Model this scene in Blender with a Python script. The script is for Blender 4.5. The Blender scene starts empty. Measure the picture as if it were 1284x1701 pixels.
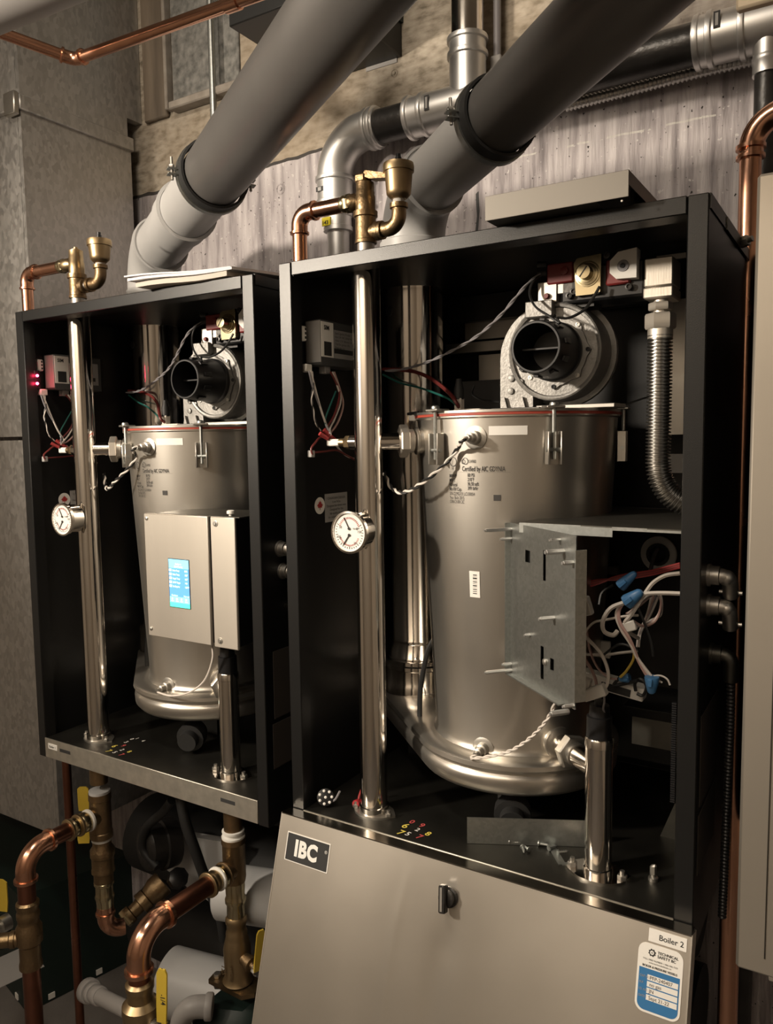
import bpy, bmesh, math, random
from mathutils import Vector, Matrix
random.seed(7)
SC = bpy.context.scene
COL = SC.collection
V = Vector
# ---------------------------------------------------------------- camera
YAW, PIT, ROL, FPX = -0.55296023, -0.09093773, -0.01432644, 1299.41
CX, CY, DIST = 642.0, 850.5, 0.87
_f = V((math.sin(YAW)*math.cos(PIT), math.cos(YAW)*math.cos(PIT), math.sin(PIT)))
_r = V((math.cos(YAW), -math.sin(YAW), 0)); _u = _r.cross(_f)
CR = _r*math.cos(ROL) + _u*math.sin(ROL); CU = -_r*math.sin(ROL) + _u*math.cos(ROL); CF = _f
CAM = V((0, -DIST, 0))
cd = bpy.data.cameras.new('camera'); co = bpy.data.objects.new('camera', cd); COL.objects.link(co)
cd.sensor_fit = 'HORIZONTAL'; cd.sensor_width = 36.0; cd.lens = FPX/1284*36.0; cd.clip_start = 0.02
cd.shift_x = 0.0; cd.shift_y = 0.0
co.matrix_world = Matrix(((CR.x, CU.x, -CF.x, CAM.x), (CR.y, CU.y, -CF.y, CAM.y), (CR.z, CU.z, -CF.z, CAM.z), (0, 0, 0, 1)))
SC.camera = co
SC.view_settings.view_transform = 'Standard'; SC.view_settings.look = 'None'
SC.view_settings.exposure = 0.0; SC.view_settings.gamma = 1.0; SC.view_settings.use_curve_mapping = False
# ---------------------------------------------------------------- world and lights
wd = bpy.data.worlds.new('world'); SC.world = wd; wd.use_nodes = True
wd.node_tree.nodes['Background'].inputs[0].default_value = (1.0, 0.86, 0.7, 1)
wd.node_tree.nodes['Background'].inputs[1].default_value = 0.01
def add_light(name, kind, loc, power, col, size=0.05, target=None, angle=None, blend=.5, sy=None):
    l = bpy.data.lights.new(name, kind); o = bpy.data.objects.new(name, l); COL.objects.link(o)
    o.location = loc; l.energy = power; l.color = col
    if kind == 'AREA':
        l.size = size
        if sy: l.shape = 'RECTANGLE'; l.size_y = sy
    else: l.shadow_soft_size = size
    if kind == 'SPOT': l.spot_size = angle; l.spot_blend = blend
    if target is not None: o.rotation_euler = (V(target)-V(loc)).to_track_quat('-Z', 'Y').to_euler()
    return o
WARM = (1.0, 0.87, 0.71)
KEY = (-1.65, -1.45, 0.52); AIM = (-.42, .3, .18)
add_light('work_lamp_light', 'SPOT', KEY, 215, WARM, 0.07, AIM, math.radians(78), .95)
add_light('ceiling_lamp_light', 'AREA', (-.75, -.75, 1.12), 12, WARM, 0.5, (-.55, .1, 0), sy=.14)
add_light('rear_wall_fill', 'AREA', (-.6, -2.0, 1.15), 30, WARM, 1.6, (-.6, -2.3, .2), sy=.12)  # unseen wall wash, added so the metal reflects a bright rear wall
# ---------------------------------------------------------------- pixel helpers (direction only; the distance comes from a known plane)
def ray(u, v): return CR*((u-CX)/FPX) - CU*((v-CY)/FPX) + CF
def ay(u, v, Y): d = ray(u, v); return CAM + d*((Y-CAM.y)/d.y)
def ax(u, v, X): d = ray(u, v); return CAM + d*((X-CAM.x)/d.x)
def az(u, v, Z): d = ray(u, v); return CAM + d*((Z-CAM.z)/d.z)
# ---------------------------------------------------------------- materials
MATS = {}
def mat(name, col, rough=.5, metal=0.0, noise=None, bump=0.0, bscale=80, stretch=(1, 1, 1), emit=0, col2=None, nscale=20, spec=.5, rvar=0.0, kind='noise', detail=4, coat=0):
    if name in MATS: return MATS[name]
    m = bpy.data.materials.new(name); m.use_nodes = True; nt = m.node_tree; b = nt.nodes['Principled BSDF']
    b.inputs['Base Color'].default_value = (*col, 1); b.inputs['Roughness'].default_value = rough; b.inputs['Metallic'].default_value = metal
    b.inputs['Specular IOR Level'].default_value = spec
    if coat: b.inputs['Coat Weight'].default_value = coat; b.inputs['Coat Roughness'].default_value = .15
    if emit: b.inputs['Emission Color'].default_value = (*col, 1); b.inputs['Emission Strength'].default_value = emit
    tc = nt.nodes.new('ShaderNodeTexCoord'); mp = nt.nodes.new('ShaderNodeMapping'); mp.inputs['Scale'].default_value = stretch
    nt.links.new(tc.outputs['Object'], mp.inputs['Vector'])
    if col2 is not None or rvar:
        if kind == 'voronoi':
            n = nt.nodes.new('ShaderNodeTexVoronoi'); n.inputs['Scale'].default_value = nscale; out = n.outputs['Color']
            sp = nt.nodes.new('ShaderNodeSeparateColor'); nt.links.new(out, sp.inputs[0]); out = sp.outputs[0]
        else:
            n = nt.nodes.new('ShaderNodeTexNoise'); n.inputs['Scale'].default_value = nscale; n.inputs['Detail'].default_value = detail; out = n.outputs['Fac']
        nt.links.new(mp.outputs[0], n.inputs['Vector'])
        if col2 is not None:
            cr = nt.nodes.new('ShaderNodeValToRGB'); cr.color_ramp.elements[0].position = .3 if kind == 'noise' else 0; cr.color_ramp.elements[1].position = .7 if kind == 'noise' else 1
            cr.color_ramp.elements[0].color = (*col, 1); cr.color_ramp.elements[1].color = (*col2, 1)
            nt.links.new(out, cr.inputs[0]); nt.links.new(cr.outputs[0], b.inputs['Base Color'])
        if rvar:
            mr = nt.nodes.new('ShaderNodeMapRange'); mr.inputs['To Min'].default_value = max(0.02, rough-rvar); mr.inputs['To Max'].default_value = rough+rvar
            mr.inputs['From Min'].default_value = .3 if kind == 'noise' else 0; mr.inputs['From Max'].default_value = .7 if kind == 'noise' else 1
            nt.links.new(out, mr.inputs[0]); nt.links.new(mr.outputs[0], b.inputs['Roughness'])
    if bump:
        n2 = nt.nodes.new('ShaderNodeTexNoise'); n2.inputs['Scale'].default_value = bscale; n2.inputs['Detail'].default_value = 5
        nt.links.new(mp.outputs[0], n2.inputs['Vector'])
        bp = nt.nodes.new('ShaderNodeBump'); bp.inputs['Strength'].default_value = bump; bp.inputs['Distance'].default_value = .004
        nt.links.new(n2.outputs['Fac'], bp.inputs['Height']); nt.links.new(bp.outputs[0], b.inputs['Normal'])
    MATS[name] = m; return m
mat('black_coat', (.007, .007, .007), .36, 0, bump=.06, bscale=900, spec=.4)
mat('black_plastic', (.010, .010, .011), .35)
mat('black_rubber', (.012, .012, .012), .6)
mat('black_iron', (.018, .017, .016), .35, .3, col2=(.035, .032, .03), nscale=30, bump=.3, bscale=60)
mat('polished_steel', (.74, .70, .65), .12, 1)
mat('tank_steel', (.56, .53, .48), .33, .97, col2=(.64, .605, .55), nscale=5, stretch=(1, 1, .4), rvar=.05, detail=8)
mat('brushed_steel', (.55, .51, .455), .42, .82, col2=(.70, .65, .575), nscale=3, rvar=.05, detail=7, bump=.04, bscale=400, stretch=(1, 1, .1))
mat('hose_steel', (.36, .345, .32), .32, 1)
mat('cover_steel', (.66, .615, .545), .34, .86, col2=(.76, .705, .625), nscale=3, rvar=.05, detail=7)
mat('dull_steel', (.42, .40, .37), .42, 1, col2=(.52, .50, .46), nscale=15)
mat('tray_steel', (.075, .072, .065), .45, 1, col2=(.12, .115, .10), nscale=18)
mat('flange_steel', (.46, .43, .38), .2, 1)
mat('module_grey', (.055, .055, .055), .5)
mat('lid_beige', (.21, .195, .17), .5, .3, col2=(.235, .215, .19), nscale=6)
mat('lip_steel', (.46, .435, .38), .42, .85, col2=(.60, .565, .49), nscale=60, detail=8)
mat('zinc_plate', (.40, .415, .40), .40, 1, col2=(.47, .485, .47), nscale=260, kind='voronoi')
mat('galvanized', (.40, .39, .375), .50, .85, col2=(.52, .505, .485), nscale=150, kind='voronoi', rvar=.05, stretch=(1, 1, .55))
mat('press_fitting', (.60, .595, .58), .40, .9, col2=(.68, .67, .66), nscale=12, rvar=.05)
mat('cast_aluminium', (.21, .205, .195), .5, .8, col2=(.28, .272, .26), nscale=40, bump=.15, bscale=300)
mat('copper', (.74, .42, .29), .22, 1, col2=(.60, .31, .20), nscale=14, rvar=.08)
mat('dark_copper', (.30, .13, .085), .34, 1, col2=(.20, .085, .055), nscale=18, rvar=.08)
mat('brass', (.46, .345, .20), .38, 1, col2=(.37, .27, .155), nscale=25, rvar=.08)
mat('bronze', (.30, .215, .12), .42, 1, col2=(.22, .15, .085), nscale=30, rvar=.08, bump=.2, bscale=200)
mat('nickel_brass', (.55, .47, .30), .25, 1)
mat('grey_pvc', (.35, .347, .343), .42, 0, col2=(.385, .38, .376), nscale=12)
mat('dark_grey_pipe', (.085, .081, .078), .36, 0, col2=(.097, .092, .088), nscale=10)
mat('white_pvc', (.44, .44, .44), .4)
mat('pipe_white', (.34, .325, .315), .45)
mat('white_plastic', (.70, .68, .63), .4)
mat('white_paint', (.75, .74, .70), .5)
mat('paper', (.72, .70, .72), .8)
mat('paper_cream', (.55, .50, .44), .8)
mat('label_white', (.72, .70, .66), .6)
mat('label_grey', (.30, .29, .28), .6)
mat('label_dark', (.060, .050, .044), .55)
mat('ink', (.02, .02, .02), .7)
mat('etched_ink', (.035, .032, .03), .7)
mat('faint_ink', (.16, .15, .14), .7)
mat('red_paint', (.30, .02, .025), .4)
mat('red_rubber', (.34, .05, .03), .55)
mat('red_wire', (.28, .03, .03), .45)
mat('dark_red_wire', (.12, .018, .016), .45)
mat('green_wire', (.01, .09, .075), .45)
mat('white_wire', (.62, .57, .52), .5)
mat('grey_wire', (.22, .21, .22), .5)
mat('pink_wire', (.42, .27, .24), .5)
mat('black_wire', (.012, .012, .012), .45)
mat('yellow_wire', (.5, .36, .06), .5)
mat('blue_nut', (.06, .19, .40), .4)
mat('yellow_handle', (.62, .44, .05), .4)
mat('yellow_tag', (.75, .62, .02), .5)
mat('blue_label', (.03, .15, .34), .5)
mat('leaf_red', (.35, .02, .02), .6)
mat('dark_red_block', (.16, .018, .018), .38)
mat('ceramic', (.68, .62, .55), .4)
mat('beige_steel', (.40, .365, .315), .42, .75, col2=(.43, .39, .335), nscale=6)
mat('dark_green', (.006, .016, .013), .5)
mat('led_red', (1.0, .03, .08), .4, emit=60)
mat('chalk_yellow', (.60, .48, .08), .8); mat('chalk_red', (.45, .06, .06), .8); mat('chalk_white', (.6, .58, .54), .8)
mat('screen_blue', (.09, .28, .62), .4, emit=1.1); mat('screen_sky', (.20, .55, .80), .4, emit=1.2); mat('screen_white', (.75, .92, 1.0), .4, emit=1.2); mat('screen_mint', (.08, .72, .50), .4, emit=1.1)
mat('cream_board', (.75, .62, .45), .7)
mat('cloth_tape', (.5, .48, .44), .8)
# ---------------------------------------------------------------- mesh builder
def frame(d):
    d = d.normalized(); a = V((0, 0, 1)) if abs(d.z) < .9 else V((1, 0, 0))
    x = a.cross(d).normalized(); return x, d.cross(x), d
class MB:
    def __init__(s): s.v = []; s.f = []; s.sm = []
    def add(s, vs, fs, smooth=True):
        n = len(s.v); s.v += [tuple(p) for p in vs]; s.f += [tuple(i+n for i in q) for q in fs]; s.sm += [smooth]*len(fs); return s
    def box(s, a, b, bev=0):
        c = (V(a)+V(b))/2; h = V([abs(b[i]-a[i])/2 for i in range(3)])
        return s.obox(c, V((1, 0, 0)), V((0, 1, 0)), V((0, 0, 1)), h, bev)
    def obox(s, c, x, y, z, h, bev=0):
        c = V(c); x, y, z = V(x), V(y), V(z); vs = []; fs = []
        b = min(bev, min(h)*.9)
        if b <= 0:
            for i in (-1, 1):
                for j in (-1, 1):
                    for k in (-1, 1): vs.append(c+x*h[0]*i+y*h[1]*j+z*h[2]*k)
            fs = [(0, 1, 3, 2), (4, 6, 7, 5), (0, 4, 5, 1), (2, 3, 7, 6), (0, 2, 6, 4), (1, 5, 7, 3)]
            return s.add(vs, fs, False)
        idx = {}
        for i in (-1, 1):
            for j in (-1, 1):
                for k in (-1, 1):
                    for a in range(3):
                        o = [h[0]-b, h[1]-b, h[2]-b]; o[a] = h[a]
                        idx[i, j, k, a] = len(vs); vs.append(c+x*o[0]*i+y*o[1]*j+z*o[2]*k)
        for sg in (-1, 1):
            fs.append([idx[sg, j, k, 0] for j, k in ((-1, -1), (1, -1), (1, 1), (-1, 1))])
            fs.append([idx[i, sg, k, 1] for i, k in ((-1, -1), (1, -1), (1, 1), (-1, 1))])
            fs.append([idx[i, j, sg, 2] for i, j in ((-1, -1), (1, -1), (1, 1), (-1, 1))])
            for sg2 in (-1, 1):
                fs.append([idx[sg, sg2, -1, 0], idx[sg, sg2, 1, 0], idx[sg, sg2, 1, 1], idx[sg, sg2, -1, 1]])
                fs.append([idx[sg, -1, sg2, 0], idx[sg, 1, sg2, 0], idx[sg, 1, sg2, 2], idx[sg, -1, sg2, 2]])
                fs.append([idx[-1, sg, sg2, 1], idx[1, sg, sg2, 1], idx[1, sg, sg2, 2], idx[-1, sg, sg2, 2]])
                for sg3 in (-1, 1): fs.append([idx[sg, sg2, sg3, 0], idx[sg, sg2, sg3, 1], idx[sg, sg2, sg3, 2]])
        return s.add(vs, fs, False)
    def lathe(s, p0, d, prof, seg=24, caps=True, sx=1.0):
        p0 = V(p0); x, y, d = frame(V(d)); vs = []; fs = []; n = len(prof)
        for t, r in prof:
            for k in range(seg):
                a = 2*math.pi*k/seg; vs.append(p0+d*t+x*(r*math.cos(a)*sx)+y*(r*math.sin(a)))
        for i in range(n-1):
            for k in range(seg):
                k2 = (k+1) % seg; fs.append((i*seg+k, i*seg+k2, (i+1)*seg+k2, (i+1)*seg+k))
        s.add(vs, fs, True)
        if caps:
            s.add(vs[:seg], [tuple(range(seg))[::-1]], False); s.add(vs[-seg:], [tuple(range(seg))], False)
        return s
    def cyl(s, p0, p1, r, r1=None, seg=20, caps=True):
        d = V(p1)-V(p0); return s.lathe(p0, d, [(0, r), (d.length, r if r1 is None else r1)], seg, caps)
    def hexa(s, p0, p1, r, rot=0, seg=6):
        d = V(p1)-V(p0); L = d.length; x, y, d = frame(d); vs = []
        for t, k in ((0, .93), (L*.12, 1), (L*.88, 1), (L, .93)):
            for i in range(seg):
                a = rot+2*math.pi*i/seg; vs.append(V(p0)+d*t+x*r*k*math.cos(a)+y*r*k*math.sin(a))
        fs = [tuple(range(seg))[::-1], tuple(range(3*seg, 4*seg))]
        for j in range(3):
            for i in range(seg): fs.append((j*seg+i, j*seg+(i+1) % seg, (j+1)*seg+(i+1) % seg, (j+1)*seg+i))
        return s.add(vs, fs, False)
    def tube(s, pts, r, seg=10, caps=True, radii=None):
        pts = [V(p) for p in pts]; n = len(pts); vs = []; fs = []
        t = [(pts[min(i+1, n-1)]-pts[max(i-1, 0)]).normalized() for i in range(n)]
        x, y, _ = frame(t[0])
        for i in range(n):
            if i:
                q = t[i-1].rotation_difference(t[i]); x = q @ x
            x = (x-t[i]*x.dot(t[i])).normalized(); y = t[i].cross(x); rr = radii[i] if radii else r
            for k in range(seg):
                a = 2*math.pi*k/seg; vs.append(pts[i]+x*rr*math.cos(a)+y*rr*math.sin(a))
        for i in range(n-1):
            for k in range(seg):
                k2 = (k+1) % seg; fs.append((i*seg+k, i*seg+k2, (i+1)*seg+k2, (i+1)*seg+k))
        s.add(vs, fs, True)
        if caps: s.add(vs[:seg], [tuple(range(seg))[::-1]], False); s.add(vs[-seg:], [tuple(range(seg))], False)
        return s
    def prism(s, poly, ext, smooth=False):
        poly = [V(p) for p in poly]; e = V(ext); n = len(poly); vs = poly+[p+e for p in poly]
        fs = [tuple(range(n))[::-1], tuple(range(n, 2*n))]; s.add(vs, fs, False)
        s.add(vs, [(i, (i+1) % n, n+(i+1) % n, n+i) for i in range(n)], smooth); return s
    def sphere(s, c, r, seg=12, rings=8):
        prof = [(-r*math.cos(math.pi*i/rings), max(1e-5, r*math.sin(math.pi*i/rings))) for i in range(rings+1)]
        return s.lathe(c, V((0, 0, 1)), prof, seg, False)
    def build(s, name, m, parent=None, label=None):
        me = bpy.data.meshes.new(name); me.from_pydata(s.v, [], s.f); me.polygons.foreach_set('use_smooth', s.sm)
        bm = bmesh.new(); bm.from_mesh(me); bmesh.ops.remove_doubles(bm, verts=bm.verts, dist=1e-6); bmesh.ops.recalc_face_normals(bm, faces=bm.faces); bm.to_mesh(me); bm.free()
        try: me.set_sharp_from_angle(angle=math.radians(38))
        except Exception: pass
        me.materials.append(MATS[m] if isinstance(m, str) else m)
        o = bpy.data.objects.new(name, me); COL.objects.link(o)
        if parent is not None: o.parent = parent; o.matrix_parent_inverse = INV[parent.name]
        if label: o['label'] = label
        return o
INV = {}
class _Inv(dict):
    def __missing__(s, k): return Matrix()
INV = _Inv()
def thing(name, label, cat, loc, group=None):
    o = bpy.data.objects.new(name, None); COL.objects.link(o); o.location = loc; o.empty_display_size = .05
    o['label'] = label; o['category'] = cat
    if group: o['group'] = group
    INV[o.name] = Matrix.Translation(-V(loc)); return o
def tag(o, label, cat, group=None):
    o['label'] = label; o['category'] = cat
    if group: o['group'] = group
    return o
def struct(o): o['kind'] = 'structure'; return o
def smooth_path(pts, n=6):
    pts = [V(p) for p in pts]; out = []
    for i in range(len(pts)-1):
        p0 = pts[max(i-1, 0)]; p1 = pts[i]; p2 = pts[i+1]; p3 = pts[min(i+2, len(pts)-1)]
        for k in range(n):
            t = k/n; out.append(.5*((2*p1)+(p2-p0)*t+(2*p0-5*p1+4*p2-p3)*t*t+(3*p1-p0-3*p2+p3)*t**3))
    out.append(pts[-1]); return out
def arc(p0, d0, d1, R, n=8):   # quarter-ish bend leaving p0 along d0 and ending along d1; returns points
    d0 = V(d0).normalized(); d1 = V(d1).normalized(); ang = d0.angle(d1); nrm = (d1-d0*d1.dot(d0)).normalized()
    return [V(p0)+d0*(R*math.sin(ang*k/n))+nrm*(R*(1-math.cos(ang*k/n))) for k in range(n+1)]
def wire(name, pts, r, m, parent, seg=6, n=6): return MB().tube(smooth_path(pts, n), r, seg).build(name, m, parent)
def twisted(pts, r, ms, parent, turns=40, names=('wire', 'wire')):
    path = smooth_path(pts, 14); L = [0]
    for a, b in zip(path, path[1:]): L.append(L[-1]+(b-a).length)
    for j, m in enumerate(ms):
        q = []
        for i, p in enumerate(path):
            t = (path[min(i+1, len(path)-1)]-path[max(i-1, 0)]).normalized(); x, y, _ = frame(t); a = L[i]*turns*2+j*math.pi*2/len(ms)
            q.append(p+(x*math.cos(a)+y*math.sin(a))*r*.95)
        MB().tube(q, r, 6).build(names[min(j, 1)], m, parent)
def text_mesh(body, size, bold=0.0, align='LEFT', sp=1.0):
    c = bpy.data.curves.new('txt', 'FONT'); c.body = body; c.size = size; c.offset = bold; c.align_x = align; c.resolution_u = 3; c.space_character = sp
    o = bpy.data.objects.new('txt', c); COL.objects.link(o); dg = bpy.context.evaluated_depsgraph_get(); me = o.evaluated_get(dg).to_mesh()
    vs = [tuple(v.co) for v in me.vertices]; fs = [tuple(p.vertices) for p in me.polygons]
    o.evaluated_get(dg).to_mesh_clear(); bpy.data.objects.remove(o); bpy.data.curves.remove(c); return vs, fs
def text(name, body, size, org, xd, yd, m, parent, bold=0.0, align='LEFT', sp=1.0, sx=1.0):
    vs, fs = text_mesh(body, size, bold, align, sp); xd = V(xd).normalized(); yd = V(yd).normalized(); org = V(org)
    b = MB(); b.add([org+xd*x*sx+yd*y for x, y, z in vs], fs, False); return b.build(name, m, parent)
def copy_tree(o, loc=None, parent=None, skip=()):
    c = o.copy(); COL.objects.link(c)
    if parent is not None: c.parent = parent; c.matrix_parent_inverse = o.matrix_parent_inverse.copy()
    if loc is not None: c.location = loc
    for ch in list(o.children):
        if ch.name.split('.')[0] in skip or ch.get('own'): continue
        copy_tree(ch, None, c, skip)
    return c
# ---------------------------------------------------------------- room
WY = .48; FZ = -1.40; CZ = 1.25; RX0, RX1, RY0 = -2.7, 1.5, -2.3
def concrete():
    m = bpy.data.materials.new('concrete_wall'); m.use_nodes = True; nt = m.node_tree; b = nt.nodes['Principled BSDF']; N = nt.nodes.new; L = nt.links.new
    b.inputs['Roughness'].default_value = .78; b.inputs['Specular IOR Level'].default_value = .25
    tc = N('ShaderNodeTexCoord'); sx = N('ShaderNodeSeparateXYZ'); L(tc.outputs['Object'], sx.inputs[0])
    def noise(scale, st, det=5):
        mp = N('ShaderNodeMapping'); mp.inputs['Scale'].default_value = st; L(tc.outputs['Object'], mp.inputs[0]); n = N('ShaderNodeTexNoise')
        n.inputs['Scale'].default_value = scale; n.inputs['Detail'].default_value = det; L(mp.outputs[0], n.inputs['Vector']); return n.outputs['Fac']
    def ramp(src, *st):
        r = N('ShaderNodeValToRGB'); e = r.color_ramp.elements
        while len(e) < len(st): e.new(.5)
        for i, (p, c) in enumerate(st): e[i].position = p; e[i].color = (*c, 1)
        L(src, r.inputs[0]); return r.outputs[0]
    def mix(f, a, c, mode='MIX'):
        x = N('ShaderNodeMix'); x.data_type = 'RGBA'; x.blend_type = mode
        if isinstance(f, float): x.inputs[0].default_value = f
        else: L(f, x.inputs[0])
        for s, k in ((a, 6), (c, 7)):
            if isinstance(s, tuple): x.inputs[k].default_value = (*s, 1)
            else: L(s, x.inputs[k])
        return x.outputs[2]
    def math_(op, a, c=0.0):
        x = N('ShaderNodeMath'); x.operation = op
        for s, k in ((a, 0), (c, 1)):
            if isinstance(s, (int, float)): x.inputs[k].default_value = s
            else: L(s, x.inputs[k])
        return x.outputs[0]
    lowc = ramp(noise(60, (1, 1, .12)), (.3, (.19, .17, .175)), (.5, (.37, .338, .342)), (.72, (.50, .465, .465)))
    spots = ramp(noise(110, (1, 1, 1), 3), (.66, (0, 0, 0)), (.70, (1, 1, 1)))
    lowc = mix(spots, lowc, (.5, .47, .46))
    pits = ramp(noise(150, (1, 1, .8), 2), (.29, (1, 1, 1)), (.33, (0, 0, 0)))
    lowc = mix(pits, lowc, (.03, .026, .025))
    upc = ramp(noise(48, (.75, 1, 1.5), 10), (.3, (.17, .145, .11)), (.5, (.33, .29, .235)), (.7, (.42, .375, .31)))
    stain = ramp(noise(5, (1, 1, 1), 4), (.42, (0, 0, 0)), (.62, (1, 1, 1)))
    upc = mix(math_('MULTIPLY', stain, .45), upc, (.24, .18, .115))
    seam = math_('ADD', sx.outputs['Z'], math_('MULTIPLY', math_('SUBTRACT', noise(9, (1, 1, 1), 3), .5), .03))
    up = math_('GREATER_THAN', seam, .595)
    right = math_('GREATER_THAN', sx.outputs['X'], -.42)
    up2 = math_('MULTIPLY', up, math_('SUBTRACT', 1.0, math_('MULTIPLY', right, .35)))
    col = mix(up2, lowc, upc)
    # pale mineral line left by a form joint
    ln = math_('ABSOLUTE', math_('SUBTRACT', math_('ADD', sx.outputs['Z'], math_('MULTIPLY', math_('SUBTRACT', noise(40, (1, 1, 1), 2), .5), .006)), .497))
    lm = math_('MULTIPLY', math_('LESS_THAN', ln, .0016), math_('GREATER_THAN', noise(25, (1, 1, 1), 2), .47))
    lm = math_('MULTIPLY', lm, math_('GREATER_THAN', sx.outputs['X'], -.66))
    col = mix(lm, col, (.5, .48, .45))
    # dark joint line between the painted and the bare wall
    jl = math_('LESS_THAN', math_('ABSOLUTE', math_('SUBTRACT', seam, .595)), .0035)
    col = mix(math_('MULTIPLY', jl, math_('SUBTRACT', 1.0, right)), col, (.05, .045, .042))
    L(col, b.inputs['Base Color'])
    h1 = noise(95, (1, 1, .1), 5); h2 = noise(30, (.3, 1, 2.5), 6)
    hm = N('ShaderNodeMix'); hm.data_type = 'FLOAT'; L(up, hm.inputs[0]); L(h1, hm.inputs[2]); L(h2, hm.inputs[3])
    bp = N('ShaderNodeBump'); bp.inputs['Strength'].default_value = .9; bp.inputs['Distance'].default_value = .006; L(hm.outputs[0], bp.inputs['Height']); L(bp.outputs[0], b.inputs['Normal'])
    MATS['concrete_wall'] = m
concrete()
mat('plain_wall', (.55, .49, .42), .8); mat('floor_concrete', (.13, .118, .108), .6, col2=(.18, .163, .15), nscale=6, bump=.2, bscale=120); mat('ceiling_paint', (.22, .20, .17), .8)
mat('rough_panel', (.08, .08, .075), .8, col2=(.24, .235, .22), nscale=55, bump=1.0, bscale=60, detail=9)
mat('old_wood', (.055, .042, .03), .75, col2=(.20, .16, .12), nscale=18, stretch=(1, 1, .12), bump=.5, bscale=60)
mat('plaster', (.30, .27, .235), .8, col2=(.18, .155, .13), nscale=30, detail=8)
wall = struct(MB().box((RX0, WY, FZ), (RX1, WY+.1, CZ)).build('wall_back', 'concrete_wall'))
struct(MB().box((RX0, RY0-.1, FZ), (RX1, RY0, CZ)).build('wall_front', 'plain_wall'))
struct(MB().box((RX0-.1, RY0, FZ), (RX0, WY, CZ)).build('wall_left', 'plain_wall'))
struct(MB().box((RX1, RY0, FZ), (RX1+.1, WY, CZ)).build('wall_right', 'plain_wall'))
struct(MB().box((RX0, RY0, FZ-.1), (RX1, WY, FZ)).build('floor', 'floor_concrete'))
struct(MB().box((RX0, RY0, CZ), (RX1, WY, CZ+.1)).build('ceiling', 'ceiling_paint'))
# wall pieces, upper left, and form-tie holes
a = ay(246, 210, WY); b = ay(290, 210, WY)
zl = ay(250, 206, WY).z
MB().box((a.x, WY-.012, zl), (b.x-.012, WY, CZ), .003).build('timber_strip', 'old_wood', wall)
MB().box((b.x-.010, WY-.02, zl+.01), (b.x, WY, CZ), .002).build('timber_edge', 'plaster', wall)
c = ay(292, 188, WY); d = ay(384, 160, WY)
MB().box((b.x+.004, WY-.006, c.z+.014), (d.x+.03, WY, CZ), .002).build('rough_panel', 'rough_panel', wall)
MB().box((b.x+.012, WY-.03, c.z-.004), (d.x+.10, WY, c.z+.014), .003).build('wall_ledge', 'plaster', wall)
for (u, v, r) in ((466, 314, .012), (655, 122, .008)):
    p = ay(u, v, WY); MB().lathe((p.x, WY+.002, p.z), (0, -1, 0), [(0, r), (.0025, r), (.0035, r*.85), (.0025, r*.7), (0, r*.55)], 20, False).lathe((p.x, WY-.001, p.z), (0, -1, 0), [(0, r*.35), (.001, r*.3)], 12).build('tie_hole', 'concrete_wall', wall)
p = ay(793, 322, WY); q = ay(793, 384, WY)
MB().prism([(p.x-.003, WY-.0008, p.z), (p.x+.002, WY-.0008, p.z+.004), (p.x+.004, WY-.0008, p.z-.03), (p.x+.001, WY-.0008, q.z), (p.x-.004, WY-.0008, q.z), (p.x-.001, WY-.0008, p.z-.04)], (0, .0015, 0)).build('crack', 'ink', wall)
# ---------------------------------------------------------------- air duct on the left
DX = -1.5
dc = ax(34, 187, DX); zf0 = ax(35.5, 182, DX).z; zf1 = ax(35.5, 161, DX).z; y0 = dc.y; y1 = ax(217, 246, DX).y
duct = thing('air_duct', 'tall galvanized sheet metal air duct with flanged joint left of the boilers', 'duct', (DX-.3, (y0+y1)/2, -.75))
def creased(name, x, ya, yb, za, zb, face, x0=None):
    # sheet with a shallow cross-break: a low pyramid
    n = .024; b = MB()
    if face == 'x':
        P = [V((x, ya, za)), V((x, yb, za)), V((x, yb, zb)), V((x, ya, zb))]; c = V((x+n, (ya+yb)/2, (za+zb)/2)); back = V((-.01, 0, 0))
    else:
        P = [V((x0, ya, za)), V((x, ya, za)), V((x, ya, zb)), V((x0, ya, zb))]; c = V(((x+x0)/2, ya-n, (za+zb)/2)); back = V((0, .01, 0))
    b.add(P+[c]+[p+back for p in P], [(0, 1, 4), (1, 2, 4), (2, 3, 4), (3, 0, 4), (8, 7, 6, 5), (0, 5, 6, 1), (1, 6, 7, 2), (2, 7, 8, 3), (3, 8, 5, 0)], False)
    return b.build(name, 'galvanized', duct)
ZD = ax(60, 1410, DX).z
creased('duct_side', DX, y0, y1, .02, zf0, 'x'); creased('duct_side', DX, y0, y1, ZD, .012, 'x')
creased('duct_front', DX-.011, y0, 0, .02, zf0, 'y', DX-.75); creased('duct_front', DX-.011, y0, 0, ZD, .012, 'y', DX-.75)
yu = ax(240, 205, DX).y; yn = ax(212, 223, DX).y
creased('duct_side', DX, y0, yn, zf1+.004, CZ-.01, 'x')
creased('duct_front', DX-.011, y0, 0, zf1+.004, CZ-.01, 'y', DX-.75)
zn = ax(214, 197, DX).z
MB().box((DX-.02, yn, zn), (DX, min(yu, WY-.002), CZ-.01)).build('duct_side', 'galvanized', duct)
fl = MB(); fl.box((DX-.01, y0-.006, zf0-.002), (DX+.008, y1+.004, zf1+.003), .002); fl.build('flange', 'galvanized', duct)
MB().box((DX-.75, y0-.012, zf0-.002), (DX+.004, y0+.004, zf1+.003), .002).build('flange', 'galvanized', duct)
MB().box((DX-.03, y0-.018, zf0-.014), (DX+.006, y0-.006, zf1+.006), .002).build('flange_clip', 'dull_steel', duct)
for z in (zf0-.05, -.1): 
    pp = V((DX, y1-.012, z)); MB().lathe(pp, (1, 0, 0), [(0, .004), (.002, .004), (.003, .002)], 8).build('screw', 'dull_steel', duct)
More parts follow.
